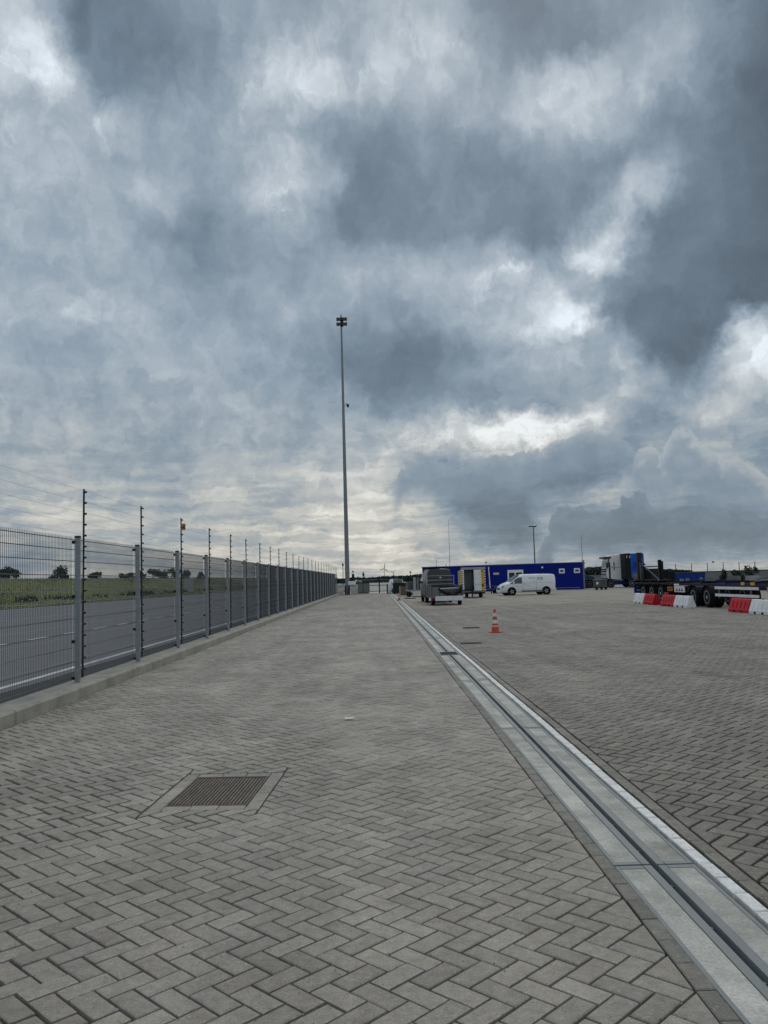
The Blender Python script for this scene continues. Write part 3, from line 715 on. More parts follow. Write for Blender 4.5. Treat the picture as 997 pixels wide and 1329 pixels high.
# ------------------------------------------------------------------ welded mesh fence
PX, PY0, PITCH, NPOST = -4.70, 9.79, 3.26, 27
fence = empty('mesh_fence', (PX, PY0, .158), 0, 'tall grey welded mesh fence on posts along the concrete kerb', 'fence')
proto = None
for i in range(NPOST):
    if proto is None:
        proto = MB().box((0, 0, 1.10), (.075, .062, 2.28)).build('post', post_mat, fence, bevel=.006)
        MB().box((0, 0, 2.255), (.088, .076, .03), taper=.8).build('cap', black_rod, proto)
        for z in (2.17, 1.32, .62, .06): MB().box((-.058, -.028, z), (.045, .05, .05)).bar((-.03, -.028, z), (-.06, -.045, z), .012).build('clamp', black_rod, proto)
        p = proto
    else: p = copy_tree(proto, fence)
    p.location = (0, i * PITCH, 0); p.rotation_euler = (random.uniform(-.004, .004), random.uniform(-.005, .005), random.uniform(-.03, .03))
def panel_mesh():
    mb = MB(); L_ = PITCH - .02; r = .0036
    def rod(a, b):
        a = Vector(a); b = Vector(b); v = []
        if abs(b.z - a.z) > .5: o = [(-r, 0), (0, -r), (r, 0), (0, r)]; v = [(c.x + q[0], c.y + q[1], c.z) for c in (a, b) for q in o]
        else: o = [(-r, 0), (0, -r), (r, 0), (0, r)]; v = [(c.x + q[0], c.y, c.z + q[1]) for c in (a, b) for q in o]
        mb.add(v, [(i, (i + 1) % 4, 4 + (i + 1) % 4, 4 + i) for i in range(4)])
    y = .035
    while y < L_:
        rod((0, y, .02), (0, y, 2.255)); y += .0545
    for z in (.07, .30, .52, .75, .97, 1.20, 1.42, 1.65, 1.87, 2.05, 2.21):
        for dx_ in (-.0065, .0065):
            rod((dx_, .01, z), (dx_, L_, z)); rod((dx_, .01, z + .004), (dx_, L_, z + .004))
    return mb
pan = None
for i in range(-2, NPOST - 1):
    if pan is None: o = panel_mesh().build('mesh_panel', wire_mat, fence, recalc=False); pan = o.data
    else: o = bpy.data.objects.new('mesh_panel', pan); C.objects.link(o); o.parent = fence
    o.location = (-.075, i * PITCH + .01, 0)
o = copy_tree(proto, fence); o.location = (0, -PITCH, 0)

# electric wires on black rods in front of it
ef = empty('electric_fence', (PX + .085, PY0, .158), 0, 'black insulated rods carrying rows of thin wire in front of the mesh fence', 'electric fence')
rod0 = None
zs = [.22 + .172 * k for k in range(17)]
for i in range(-1, NPOST):
    if rod0 is None:
        rod0 = MB().bar((0, 0, .08), (0, 0, 3.02), .015, n=8).build('rod', black_rod, ef, smooth=True)
        for z in zs: MB().lathe([(.010, 0), (.021, .008), (.012, .016), (.021, .026), (.012, .036)], (.012, 0, z), 'X', 8).build('insulator', black_rod, rod0)
        q = rod0
    else: q = copy_tree(rod0, ef)
    q.location = (0, i * PITCH - .02, random.uniform(-.02, .02)); q.rotation_euler = (random.uniform(-.006, .006), random.uniform(-.006, .006), 0)
for z in zs:
    w = MB()
    for i in range(-2, NPOST - 1):
        a = Vector((.05, i * PITCH, z)); b = Vector((.05, (i + 1) * PITCH, z)); mid = (a + b) / 2 - Vector((0, 0, .012))
        w.bar(a, mid, .0016, n=4, cap=False).bar(mid, b, .0016, n=4, cap=False)
    w.build('wire', galv, ef, recalc=False)
ws = empty('warning_sign', (PX + .16, PY0 + PITCH * 3 - .05, 2.98), 0, 'small orange electric warning plate hung near the top of the third rod', 'sign')
MB().box((.0, 0, 0), (.085, .006, .15)).build('plate', orange_paint, ws)
MB().prism([(-.028, -.035), (.028, -.035), (.0, .03)], -.006, -.0035).build('warning_triangle', black_rod, ws)

# ------------------------------------------------------------------ light mast at the end of the fence
mast = empty('light_mast', (-3.52, 97.3, 0), 0, 'very tall slim light mast with two rows of floodlights', 'light mast')
MB().lathe([(.285, 0), (.275, 1.5), (.235, 8), (.195, 15), (.15, 23), (.10, 32.6), (.10, 33.3)], n=14).build('pole', galv, mast, smooth=True)
MB().lathe([(.40, 0), (.40, .05), (.30, .09)], n=14).build('base_flange', galv, mast)
for z in (9.5, 17.8, 26.0): MB().lathe([(.255 - z * .0045, z - .05), (.262 - z * .0045, z - .04), (.262 - z * .0045, z + .04), (.25 - z * .0045, z + .05)], n=14).build('collar', galv, mast)
MB().b2((-.55, -.06, 32.35), (.68, .06, 32.45)).b2((-.55, -.06, 32.95), (.68, .06, 33.05)).b2((-.10, -.1, 32.1), (.24, .1, 33.1)).build('head_frame', lamp_black, mast)
MB().bar((-.02, 0, 33.3), (-.02, 0, 33.62), .07, .03).bar((-.02, 0, 33.5), (.05, 0, 33.4), .06).build('finial', lamp_black, mast)
for z in (32.35, 32.95):
    for k in range(4):
        x = -.42 + k * .325
        h = MB().box((x, -.20, z), (.30, .34, .40), rx=R(12)).build('floodlight', lamp_black, mast, bevel=.03)
        MB().box((x, -.385, z - .05), (.16, .012, .12), rx=R(12)).build('lens', lamp_lens, h)
cam_arm = MB().path([(.13, 0, 22.65), (.52, 0, 22.70)], .03).path([(.13, 0, 22.3), (.40, 0, 22.68)], .02).build('camera_bracket', galv, mast)
MB().lathe([(.05, .1), (.15, .06), (.15, -.14), (.10, -.28), (.02, -.33)], (.55, 0, 22.55), n=12).build('dome_camera', lamp_black, cam_arm, smooth=True)
for x, lb in ((-4.35, 'left pale concrete block at the foot of the light mast'), (-2.72, 'right pale concrete block at the foot of the light mast')):
    tag(MB().prism([(-.42, 0), (.42, 0), (.42, 1.12), (.36, 1.18), (-.36, 1.18), (-.42, 1.12)], -.42, .42).build('concrete_block', concrete, bevel=.02, loc=(x, 96.4, 0)), lb, 'concrete block', 'blocks at the mast')
for x, lb in ((-3.74, 'left rusty steel bollard between the mast blocks'), (-3.31, 'right rusty steel bollard between the mast blocks')):
    tag(MB().lathe([(.085, 0), (.085, 1.05), (.06, 1.12), (.01, 1.15)], n=12).build('bollard', rust_col, smooth=True, loc=(x, 96.1, 0)), lb, 'bollard', 'bollards at the mast')
sb = empty('switch_box', (-2.95, 95.96, 1.13), 0, 'white electrical box fixed above the right mast block', 'box')
MB().box((0, 0, .22), (.86, .26, .42)).build('casing', white_plastic, sb, bevel=.02); MB().box((0, -.135, .22), (.78, .012, .34)).build('lid', white_plastic, sb); MB().b2((-.3, .0, .0), (-.24, .1, -.2)).build('bracket', galv, sb)
cb_ = empty('dark_cabinet', (-1.73, 99.5, 0), 0, 'dark grey steel cabinet standing right of the light mast', 'cabinet')
MB().b2((-.74, -.5, .12), (.74, .5, 1.32)).build('casing', dark_panel, cb_, bevel=.015); MB().b2((-.78, -.55, 1.322), (.78, .55, 1.38)).build('top', dark_panel, cb_)
MB().b2((-.6, -.45, 0), (.6, .45, .118)).build('plinth', concrete, cb_)
for x in (-.37, .37): MB().b2((x - .34, -.52, .18), (x + .34, -.502, 1.27)).build('door', mid_grey, cb_)
# the yard's end: gate and what stands behind it
gate = empty('sliding_gate', (1.0, 103.6, 0), 0, 'long grey barred gate closing the end of the yard', 'gate')
for z in (.18, .92, 1.62): MB().b2((-3.3, -.03, z), (1.6, .03, z + .09)).build('rail', mid_grey, gate)
barm = None
for i in range(48):
    if barm is None: o = MB().b2((-.012, -.012, .271), (.012, .012, 1.618)).build('bar', wire_mat, gate); barm = o.data
    else: o = bpy.data.objects.new('bar', barm); C.objects.link(o); o.parent = gate
    o.location = (-3.25 + i * .103, .045, 0)
for x in (-3.42, -.78, 1.75): MB().b2((x - .07, -.08, 0), (x + .07, .08, 2.1)).build('post', dark_panel, gate)
tw = empty('siren_post', (-4.1, 140, 0), 0, 'dark equipment box with a round siren on a post beyond the fence end', 'siren')
MB().b2((-.30, -.3, 0), (.30, .3, 1.9)).build('cabinet', dark_panel, tw); MB().b2((-.22, -.22, 1.9), (.22, .22, 2.75)).build('box', dark_panel, tw); MB().bar((0, 0, 2.75), (0, 0, 3.05), .04).lathe([(.02, 3.0), (.15, 3.08), (.15, 3.22), (.02, 3.3)], n=10).build('siren', lamp_black, tw)
hut = empty('pale_hut', (-3.5, 150, 0), 0, 'small pale hut far behind the dark cabinet', 'hut')
MB().b2((-.65, -.6, 0), (.65, .6, 1.6)).build('wall', light_grey, hut); MB().b2((-.75, -.7, 1.603), (.75, .7, 1.75)).build('roof', white_plastic, hut); MB().b2((-.4, -.62, .6), (.4, -.602, 1.3)).build('window', glass_dark, hut)
for x, h, y, lb in ((-6.6, 5.2, 160, 'thin dark post beyond the fence left of the mast'), (-2.15, 3.0, 128, 'short dark post with a box beyond the dark cabinet')):
    t = empty('utility_post', (x, y, 0), 0, lb, 'post'); MB().bar((0, 0, 0), (0, 0, h), .07, .05).build('pole', dark_panel, t); MB().box((0, 0, h - .5), (.3, .2, .5)).build('box', dark_panel, t)

# ------------------------------------------------------------------ wheels and vehicles
def wheel(parent, x, y, r, w, rim_mat, spokes=0, side=1):
    """axle along Y; side = outer face direction"""
    t = MB().lathe([(r * .62, -w / 2), (r * .93, -w / 2), (r, -w * .36), (r, w * .36), (r * .93, w / 2), (r * .62, w / 2)], axis='Y', n=24).build('wheel', rubber, parent, smooth=True, loc=(x, y, r))
    ym = side * (w / 2 + .004)
    rm = MB().lathe([(r * .60, ym - side * .05), (r * .64, ym), (r * .58, ym), (r * .5, ym - side * .035), (r * .2, ym - side * .03), (r * .17, ym), (.01, ym)], axis='Y', n=20)
    rm.build('rim', rim_mat, t, smooth=True)
    if spokes:
        s_ = MB()
        for k in range(spokes):
            a = 2 * math.pi * k / spokes
            s_.box((math.cos(a) * r * .36, ym - side * .008, math.sin(a) * r * .36), (r * .46, .02, r * .13), ry=-a)
        s_.build('spokes', alu, t)
    return t
def loft(mb, st):
    """st: list of (x, half ring [(y, z) ...] bottom centre to top centre)"""
    rings = []
    for x, h in st:
        full = [(x, y, z) for y, z in h] + [(x, -y, z) for y, z in h[-2:0:-1]]
        rings.append(full)
    n = len(rings[0]); v = [p for r_ in rings for p in r_]; f = []
    for k in range(len(rings) - 1):
        for i in range(n): f.append((k * n + i, k * n + (i + 1) % n, (k + 1) * n + (i + 1) % n, (k + 1) * n + i))
    f += [tuple(range(n - 1, -1, -1)), tuple((len(rings) - 1) * n + i for i in range(n))]
    return mb.add(v, f)
def van_body(sx, sy, sz):
    def ring(zl, wl, wb, zb, ws, zs, wt, zt): return [(0, zl), (wl * .94, zl), (wl, zl + .06), (wb, (zl + zb) / 2), (wb, zb), (ws, zs), (wt, zt - .03), (wt * .72, zt + .012), (0, zt + .03)]
    raw = [(0.0, .40, .78, .80, .88, .78, 1.40, .64, 1.60), (.05, .30, .84, .87, .90, .83, 1.48, .71, 1.68), (.35, .25, .86, .89, .90, .84, 1.52, .735, 1.715), (1.5, .24, .86, .89, .90, .84, 1.52, .74, 1.73), (2.85, .24, .86, .89, .90, .84, 1.52, .735, 1.725),
           (3.05, .24, .86, .89, .90, .835, 1.50, .72, 1.70), (3.45, .24, .86, .89, .89, .82, 1.34, .72, 1.46), (3.92, .24, .86, .88, .87, .82, 1.05, .74, 1.13), (4.15, .24, .85, .87, .82, .82, .98, .72, 1.06), (4.50, .24, .80, .83, .72, .78, .86, .64, .93), (4.68, .26, .72, .76, .60, .70, .72, .58, .78), (4.78, .30, .60, .66, .46, .60, .58, .5, .62)]
    mb = MB(); loft(mb, [(a[0] * sx, [(y * sy, z * sz) for y, z in ring(*a[1:])]) for a in raw]); return mb
def van(name, loc, rz, label, cat, sx, sy, sz, paint, rim, spokes, wr, windows=True):
    v = empty(name, loc, rz, label, cat)
    body = van_body(sx, sy, sz).build('body', paint, v, smooth=True)
    def yb(z, off): return (.89 - max(0, z - .9) / .62 * .05) * sy + off
    for s in (-1, 1):
        # cab side glass
        gp = [(2.95, .98), (3.98, .98), (3.93, 1.04), (3.50, 1.36), (3.22, 1.50), (2.95, 1.50)]
        g = MB(); n = len(gp)
        vv = [(x * sx, s * yb(z, .001 + (0 if k else .008)), z * sz) for k in (1, 0) for x, z in gp]
        g.add(vv, [tuple(range(n, 2 * n))] + [(i, (i + 1) % n, n + (i + 1) % n, n + i) for i in range(n)]); g.build('side_window', glass_sky, v)
        MB().box((3.72 * sx, s * (.89 * sy + .10), 1.06 * sz), (.12, .17, .17)).box((3.72 * sx, s * (.89 * sy + .02), 1.02 * sz), (.08, .1, .05)).build('mirror', black_rod if paint is van_grey else paint, v, bevel=.02)
        for x in (2.88, 1.72): MB().box((x * sx, s * (yb(.75, .001)), .72 * sz), (.012, .006, .78 * sz)).build('door_seam', dark_panel, v)
        MB().box((1.55 * sx, s * yb(.95, .0), 1.02 * sz), (2.6 * sx, .006, .012)).build('rail_groove', mid_grey, v)
        MB().box((2.72 * sx, s * yb(.9, .012), .93 * sz), (.16, .02, .03)).build('door_handle', mid_grey if paint is white_paint else black_rod, v)
        MB().box((1.90 * sx, s * yb(.9, .001), .33 * sz), (2.2 * sx, .012, .13 * sz)).build('sill', mid_grey if paint is white_paint else dark_panel, v)
        MB().prism([(4.66 * sx, .64 * sz), (4.34 * sx, .80 * sz), (4.30 * sx, .88 * sz), (4.50 * sx, .85 * sz), (4.72 * sx, .72 * sz)], s * .56 * sy, s * .79 * sy).build('headlight', glass_dark, v, bevel=.01)
        MB().b2((-.012, s * .76 * sy, .62 * sz), (.03, s * .845 * sy, .95 * sz)).build('tail_light', tail_red, v)
        for x in (.85, 3.86):
            MB().lathe([(.001, 0), (wr * 1.22, 0), (wr * 1.22, .008), (.001, .008)], (x * sx, s * (.888 * sy) - .004, wr * 1.04), 'Y', 26).build('wheel_arch', black_net, v)
            wheel(v, x * sx, s * (.89 * sy - .085), wr, .2, rim, spokes, s)
    ws_ = MB().add([(3.10 * sx, y * sy, 1.705 * sz) for y in (-.62, .62)] + [(3.47 * sx, y * sy, 1.475 * sz + .004) for y in (.67, -.67)] + [(3.90 * sx, y * sy, 1.15 * sz + .004) for y in (-.71, .71)], [(0, 1, 2, 3), (3, 2, 5, 4)])
    for q in range(len(ws_.v)): ws_.v[q] = (ws_.v[q][0] + .012, ws_.v[q][1], ws_.v[q][2] + .034)
    o = ws_.build('windscreen', glass_dark, v); sf = o.modifiers.new('thick', 'SOLIDIFY'); sf.thickness = .012
    MB().b2((4.69 * sx, -.42 * sy, .50 * sz), (4.80 * sx, .42 * sy, .66 * sz)).build('grille', black_rod, v, bevel=.02)
    MB().b2((4.62 * sx, -.62 * sy, .24 * sz), (4.815 * sx, .62 * sy, .42 * sz)).build('front_bumper', paint if paint is white_paint else dark_panel, v, bevel=.04)
    MB().b2((-.06, -.80 * sy, .30 * sz), (.06, .80 * sy, .46 * sz)).build('rear_bumper', paint if paint is white_paint else dark_panel, v, bevel=.03)
    # rear doors
    MB().b2((-.012, -.004, .48 * sz), (.02, .004, 1.58 * sz)).build('door_seam', black_rod, v)
    for s in (-1, 1): MB().add([(-.008 + (.05 if z > 1.4 else .0) * 0, s * y * sy, z * sz) for y, z in ((.06, .98), (.74, .98), (.66, 1.50), (.06, 1.54))], [(0, 1, 2, 3)]).build('rear_window', glass_dark if windows else paint, v)
    return v
FAR = 67.9
wv_ = van('white_van', (15.05, 71.35, 0), math.pi + R(7), 'clean white delivery van parked side on before the blue building', 'van', 1.0, 1.0, 1.0, white_paint, dark_steel, 5, .315)
# lettering on its left flank (the side that faces the yard's entrance)
Mx = Matrix.Rotation(math.pi, 4, 'Z') @ Matrix.Rotation(R(90), 4, 'X')
def flank(x, z): return Matrix.Translation((x, .862, z)) @ Mx
words('KSE', .34, green_letter, 'lettering', wv_, flank(1.36, 1.36))
for k in range(5): MB().b2((1.78 + k * .125, .846, 1.26), (1.87 + k * .125, .852, 1.47)).build('letter_block', pale_letter, wv_)
MB().b2((1.1, .868, 1.16), (2.0, .872, 1.175)).build('text_line', pale_letter, wv_)
MB().b2((2.30, .892, .80), (2.62, .896, .83)).b2((3.0, .892, .74), (3.6, .896, .77)).build('text_line', pale_letter, wv_)
gv = van('grey_van', (4.13, 55.3, 0), math.pi / 2 + R(1.6), 'dark grey high roofed van hitched before the flatbed trailer', 'van', 1.10, .985, 1.30, van_grey, mid_grey, 0, .35)
rk = MB()
for x in (.5, 1.7, 2.9): rk.b2((x, -.72, 2.31), (x + .05, .72, 2.35)).b2((x, -.70, 2.24), (x + .05, -.66, 2.31)).b2((x, .66, 2.24), (x + .05, .70, 2.31))
rk.build('roof_rack', dark_steel, gv)
MB().b2((.3, -.1, 2.352), (3.2, .62, 2.385)).build('roof_load', dark_panel, gv)
MB().bar((1.2, .05, 2.3), (1.2, .05, 2.95), .012).bar((.2, -.5, 2.25), (.2, -.5, 2.55), .02).build('aerial', black_rod, gv)
MB().b2((-.018, -.12, 1.62), (-.006, -.02, 1.70)).build('badge', white_plastic, gv)

# flatbed trailer behind the grey van
ft = empty('flatbed_trailer', (4.12, 49.4, 0), R(1.2), 'low flatbed trailer with a drooping black net and pale tailboard', 'trailer')
MB().b2((-.93, 0, .44), (.93, 3.9, .52)).build('deck', mid_grey, ft)
MB().b2((-.70, -.035, .27), (.95, -.003, .55)).build('tailboard', alu, ft, bevel=.008)
for s in (-1, 1):
    MB().b2((s * .90, .05, .523), (s * .935, 3.85, 1.16)).build('side_panel', grey_panel, ft)
    for y in (.05, 1.3, 2.6, 3.80): MB().b2((s * .937, y, .45), (s * .965, y + .06, 1.2)).build('stake', mid_grey, ft)
MB().b2((-.89, .10, .523), (-.45, .5, 1.08)).build('crate', mid_grey, ft)
MB().b2((-.89, 3.80, .523), (.89, 3.84, 1.10)).build('front_panel', dark_panel, ft)
hf = MB()
for z in (1.24, 1.49, 1.77): hf.bar((-.86, 3.88, z), (.86, 3.88, z), .02, n=8)
for x in (-.86, .86): hf.bar((x, 3.88, .55), (x, 3.88, 1.80), .03, n=8)
hf.build('head_frame', light_grey, ft)
netp = [(-.52, 1.06), (-.20, .86), (.06, .74), (.30, .68), (.52, .70), (.70, .86), (.90, 1.20)]; net = MB()
up = [(x, z) for x, z in netp]; dn = [(x, z - (.13 + .10 * math.sin(math.pi * i / 6))) for i, (x, z) in enumerate(netp)]
dn[-1] = (.90, .70)
net.prism(up + dn[::-1], .06, .09); net.build('drooping_net', black_net, ft)
MB().b2((-.42, .12, .53), (.88, 3.6, .72)).build('sheet_pile', mid_grey, ft); MB().box((.1, 2.0, .86), (1.5, 3.2, .26), ry=R(-2)).build('load', grey_panel, ft, bevel=.05)
for s in (-1, 1):
    wheel(ft, s * 0 + 0, 0, .30, .2, mid_grey) if False else None
    for y in (.55,):
        w_ = wheel(ft, 0, 0, .27, .2, mid_grey, 0, 1); w_.rotation_euler = (0, 0, R(-90) * s); w_.location = (s * .80, y, .27)
MB().bar((0, 3.9, .45), (0, 5.6, .45), .05).build('drawbar', dark_steel, ft)
for s in (-1, 1): MB().b2((s * .84, -.02, .30), (s * .93, .0, .40)).build('tail_light', tail_red, ft)
MB().b2((-.6, .3, .25), (.6, .42, .38)).build('axle', dark_steel, ft)

# grey flatbed with upright panels, pallet box and dark skip left of the van
gt = empty('panel_trailer', (3.30, 75.0, 0), R(2), 'grey trailer carrying tall upright panels left of the grey van', 'trailer')
MB().b2((-.5, 0, .5), (1.75, 4.2, .62)).build('deck', light_grey, gt)
for k, x in enumerate((-.02, .30, .62)): MB().b2((x, .5 + .1 * k, .623), (x + .22, .6 + .1 * k, 1.76 - .03 * k)).build('panel', light_grey if k % 2 == 0 else mid_grey, gt)
MB().b2((.95, .4, .623), (1.72, 3.9, 1.55)).build('box', grey_panel, gt, bevel=.03); MB().b2((-.48, 1.3, .623), (.9, 4.0, 1.36)).build('box', grey_panel, gt)
MB().b2((-.3, .02, .42), (1.75, .05, .50)).build('rear_beam', white_plastic, gt)
for y in (.8, 3.0):
    for x in (-.36, 1.55): w_ = wheel(gt, 0, 0, .33, .22, mid_grey); w_.rotation_euler = (0, 0, R(90)); w_.location = (x, y, .33)
pal = empty('pallet_stack', (2.72, 84.2, 0), R(4), 'brown wooden crate of stacked boards beside the drain', 'crate')
for k in range(9): MB().b2((-.50 + k * .145, -.42, .06), (-.375 + k * .145, -.38, .90)).build('board', wood_mat, pal)
MB().b2((-.5, -.379, .04), (.80, .5, .86)).build('box', wood_mat, pal); MB().b2((-.5, -.45, 0), (.8, .5, .038)).build('pallet', wood_mat, pal)
MB().b2((-.52, -.46, .03), (-.49, -.43, .95)).build('edge_strip', white_plastic, pal)
sk = empty('dark_skip', (2.45, 93.4, 0), 0, 'dark grey closed skip standing before the small white car', 'skip')
MB().b2((-.72, -.7, .12), (.75, 1.3, 1.18)).build('body', dark_panel, sk, bevel=.03); MB().b2((-.76, -.74, 1.182), (.79, 1.34, 1.24)).build('lid', dark_panel, sk)
for x in (-.6, .6): MB().b2((x - .08, -.6, 0), (x + .08, 1.2, .118)).build('skid', dark_steel, sk)
for x in (-.5, 0, .5): MB().b2((x - .03, -.73, .15), (x + .03, -.702, 1.15)).build('rib', dark_panel, sk)
cl_ = empty('plank_pile', (2.66, 68.7, 0), R(10), 'low pile of dark planks with a pale block lying behind the grey trailer', 'planks')
for k in range(3): MB().b2((-.42, -.3 + k * .2, 0), (.42, -.13 + k * .2, .06)).build('plank', dark_steel, cl_)
MB().b2((-.03, -.2, .062), (.16, .0, .15)).build('block', white_plastic, cl_)
wc = van('white_car', (2.05, 101.0, 0), -math.pi / 2 + R(6), 'small white vehicle facing the camera beyond the dark skip', 'van', .9, .80, .96, white_paint, dark_steel, 0, .30)
cm = empty('upright_board', (1.33, 95.5, 0), R(3), 'narrow white upright board between the drain and the dark skip', 'board')
MB().b2((-.13, -.02, .05), (.13, .02, 1.12)).build('panel', white_plastic, cm); MB().b2((-.2, -.2, 0), (.2, .2, .048)).build('foot', dark_steel, cm); MB().b2((-.30, .03, .05), (-.14, .07, 1.1)).build('frame', black_rod, cm)

# box trailer with open doors
bt = empty('box_trailer', (7.68, 66.2, 0), R(-3), 'white box trailer with its rear doors open and yellow striped edges', 'trailer')
MB().b2((-.80, 0, .66), (-.76, 4.0, 2.34)).build('side_wall', white_plastic, bt); MB().b2((.76, 0, .66), (.80, 4.0, 2.34)).build('side_wall', white_plastic, bt)
MB().b2((-.80, 0, 2.343), (.80, 4.0, 2.40)).build('roof', light_grey, bt); MB().b2((-.80, 0, .58), (.80, 4.0, .657)).build('floor', dark_steel, bt); MB().b2((-.757, 3.95, .66), (.757, 4.0, 2.34)).build('front_wall', light_grey, bt)
MB().b2((-.98, -.05, 2.24), (.98, .0, 2.42)).build('rear_header', light_grey, bt)
MB().b2((-.757, .8, .66), (-.02, .86, 2.30)).build('bulkhead', mid_grey, bt)
dr = MB().b2((.02, -.045, .50), (.62, -.005, 2.22)).build('door', white_plastic, bt, bevel=.006)
for z in (1.02, 1.56): MB().b2((.03, -.056, z), (.61, -.047, z + .012)).build('seam', light_grey, dr)
for x in (.10, .54): MB().bar((x, -.06, .6), (x, -.06, 2.15), .012).build('lock_bar', alu, dr)
yp = MB().b2((.625, -.05, .56), (.86, -.01, 2.24)).build('yellow_panel', yellow_paint, bt)
MB().b2((.65, -.062, .86), (.78, -.052, 1.08)).build('lamp', black_rod, yp); MB().b2((.64, -.062, 2.02), (.72, -.052, 2.2)).build('lamp', tail_red, yp)
for k in range(8): MB().b2((.865, -.055, .56 + k * .21), (.945, -.01, .665 + k * .21)).build('stripe', white_plastic, bt); MB().b2((.865, -.055, .666 + k * .21), (.945, -.01, .769 + k * .21)).build('stripe', tail_red if k % 2 else black_rod, bt)
dl = empty('x', (0, 0, 0)); bpy.data.objects.remove(dl)
ld = MB().b2((-1.10, -.30, .70), (-.98, -.25, 2.22)).build('door', yellow_paint, bt)
for k in range(7): MB().b2((-.978, -.32, .95 + k * .17), (-.86, -.26, 1.035 + k * .17)).build('stripe', white_plastic, ld); MB().b2((-.978, -.32, 1.037 + k * .17), (-.86, -.26, 1.118 + k * .17)).build('stripe', black_rod, ld)
MB().b2((-1.25, -.28, .80), (-1.102, -.24, 2.15)).build('door_edge', light_grey, ld)
for x in (-.55, .55):
    for y in (.4, 1.15): w_ = wheel(bt, 0, 0, .28, .2, dark_steel); w_.rotation_euler = (0, 0, R(-90)); w_.location = (x, y, .28)
MB().b2((-.85, -.05, .42), (.9, .08, .56)).build('rear_beam', mid_grey, bt); MB().b2((-.9, .2, .3), (.9, 1.3, .4)).build('axle_frame', dark_steel, bt)
MB().b2((-.2, -.3, .06), (-.1, -.1, 1.0)).bar((-.15, -.2, .06), (-.15, -.2, .95), .03).build('prop_stand', dark_steel, bt)
for s in (-1, 1): MB().lathe([(.10, 0), (.10, .08)], (s * .6, -.12, .16), 'Y', 12).build('jockey_wheel', rubber, bt)

# picnic table and bin by the building
pt = empty('picnic_table', (10.45, 80.0, 0), R(-8), 'brown wooden picnic table beside the blue building wall', 'table')
for k in range(5): MB().b2((-.85, -.36 + k * .15, .72), (.75, -.225 + k * .15, .76)).build('table_board', wood_mat, pt)
for s in (-1, 1): MB().b2((-.85, s * .62, .42), (.75, s * .86, .46)).build('bench', wood_mat, pt)
for x in (-.6, .5):
    for s in (-1, 1): MB().bar((x, s * .2, .72), (x, s * .7, .0), .05, n=4).build('leg', dark_steel, pt)
    MB().b2((x - .03, -.8, .37), (x + .03, .8, .42)).build('beam', dark_steel, pt)
bn = empty('green_bin', (9.35, 79.4, 0), 0, 'small green bin left of the picnic table', 'bin')
MB().box((0, 0, .28), (.34, .34, .52), taper=1.15).build('tub', green_mat, bn); MB().box((0, 0, .57), (.42, .42, .05)).build('lid', green_mat, bn)
hc = empty('hand_cart', (11.75, 80.3, 0), R(14), 'dark hand cart parked between the picnic table and the white van', 'cart')
MB().b2((-.55, -.3, .30), (.55, .3, .36)).build('tray', dark_steel, hc); MB().path([(.5, -.25, .36), (.75, -.25, .95), (.75, .25, .95), (.5, .25, .36)], .02).build('handle', dark_steel, hc)
MB().b2((-.4, -.25, .362), (.3, .25, .72)).build('box', grey_panel, hc, bevel=.02)
for x in (-.4, .4):
    for s in (-1, 1): MB().lathe([(.14, -.03), (.14, .03)], (x, s * .3, .14), 'Y', 14).build('wheel', rubber, hc)

# ------------------------------------------------------------------ blue cabin building
A_ = Vector((5.2, 95.7)); B_ = Vector((22.6, 90.8)); ang = math.atan2(B_.y - A_.y, B_.x - A_.x); BL = (B_ - A_).length
bd = empty('blue_building', (A_.x, A_.y, 0), ang, 'long low blue cabin building with white window frames', 'building')
BH = 2.95; D_ = 6.0
np_ = 9; pw_ = BL / np_
for k in range(np_):
    w0 = MB().b2((k * pw_ + .008, 0, .14), ((k + 1) * pw_ - .008, .12, BH - .16)).build('wall_panel', blue_wall_mat, bd, bevel=.006)
MB().b2((0, .02, .10), (.1, D_, BH - .1)).b2((BL - .1, .13, .10), (BL, D_, BH - .1)).b2((0, D_ - .1, .1), (BL, D_, BH - .1)).build('end_wall', blue_wall_mat, bd)
MB().b2((-.04, -.03, BH - .155), (BL + .04, D_, BH - .02)).build('roof_edge', blue_wall_mat, bd)
MB().b2((-.06, -.06, BH - .018), (BL + .06, D_ + .06, BH + .045)).build('roof', light_grey, bd)
MB().b2((-.02, -.02, .03), (BL + .02, D_, .135)).build('base_rail', blue_wall_mat, bd)
MB().b2((BL - 4.3, -.045, .17), (BL - .4, -.022, .21)).build('kick_rail', light_grey, bd)
MB().b2((BL - .02, -.05, .02), (BL + .16, .12, BH + .2)).build('corner_post', mid_grey, bd)
for x0, x1, z0, z1 in ((6.51, 7.12, 1.86, 2.08), (8.22, 8.84, 1.84, 2.06)):
    f_ = MB().b2((x0, -.05, z0), (x1, -.003, z1)).build('window', white_plastic, bd, bevel=.01); MB().b2((x0 + .06, -.058, z0 + .06), (x1 - .06, -.0505, z1 - .06)).build('pane', light_grey, f_)
for x0, x1 in ((15.48, 16.10), (17.10, 17.74)):
    f_ = MB().b2((x0, -.05, 1.78), (x1, -.003, 2.31)).build('window', white_plastic, bd, bevel=.01); MB().b2((x0 + .13, -.06, 1.93), (x1 - .13, -.0505, 2.16)).build('pane', glass_dark, f_)
f_ = MB().b2((9.80, -.06, .15), (11.56, -.003, 2.32)).build('window', white_plastic, bd, bevel=.01)
for x0, x1 in ((9.98, 10.58), (10.74, 11.42)): MB().b2((x0, -.07, 1.2), (x1, -.0605, 2.02)).build('pane', glass_dark, f_)
MB().bar((7.70, -.09, 2.74), (7.80, -.09, .36), .06, n=10).build('drainpipe', white_plastic, bd)
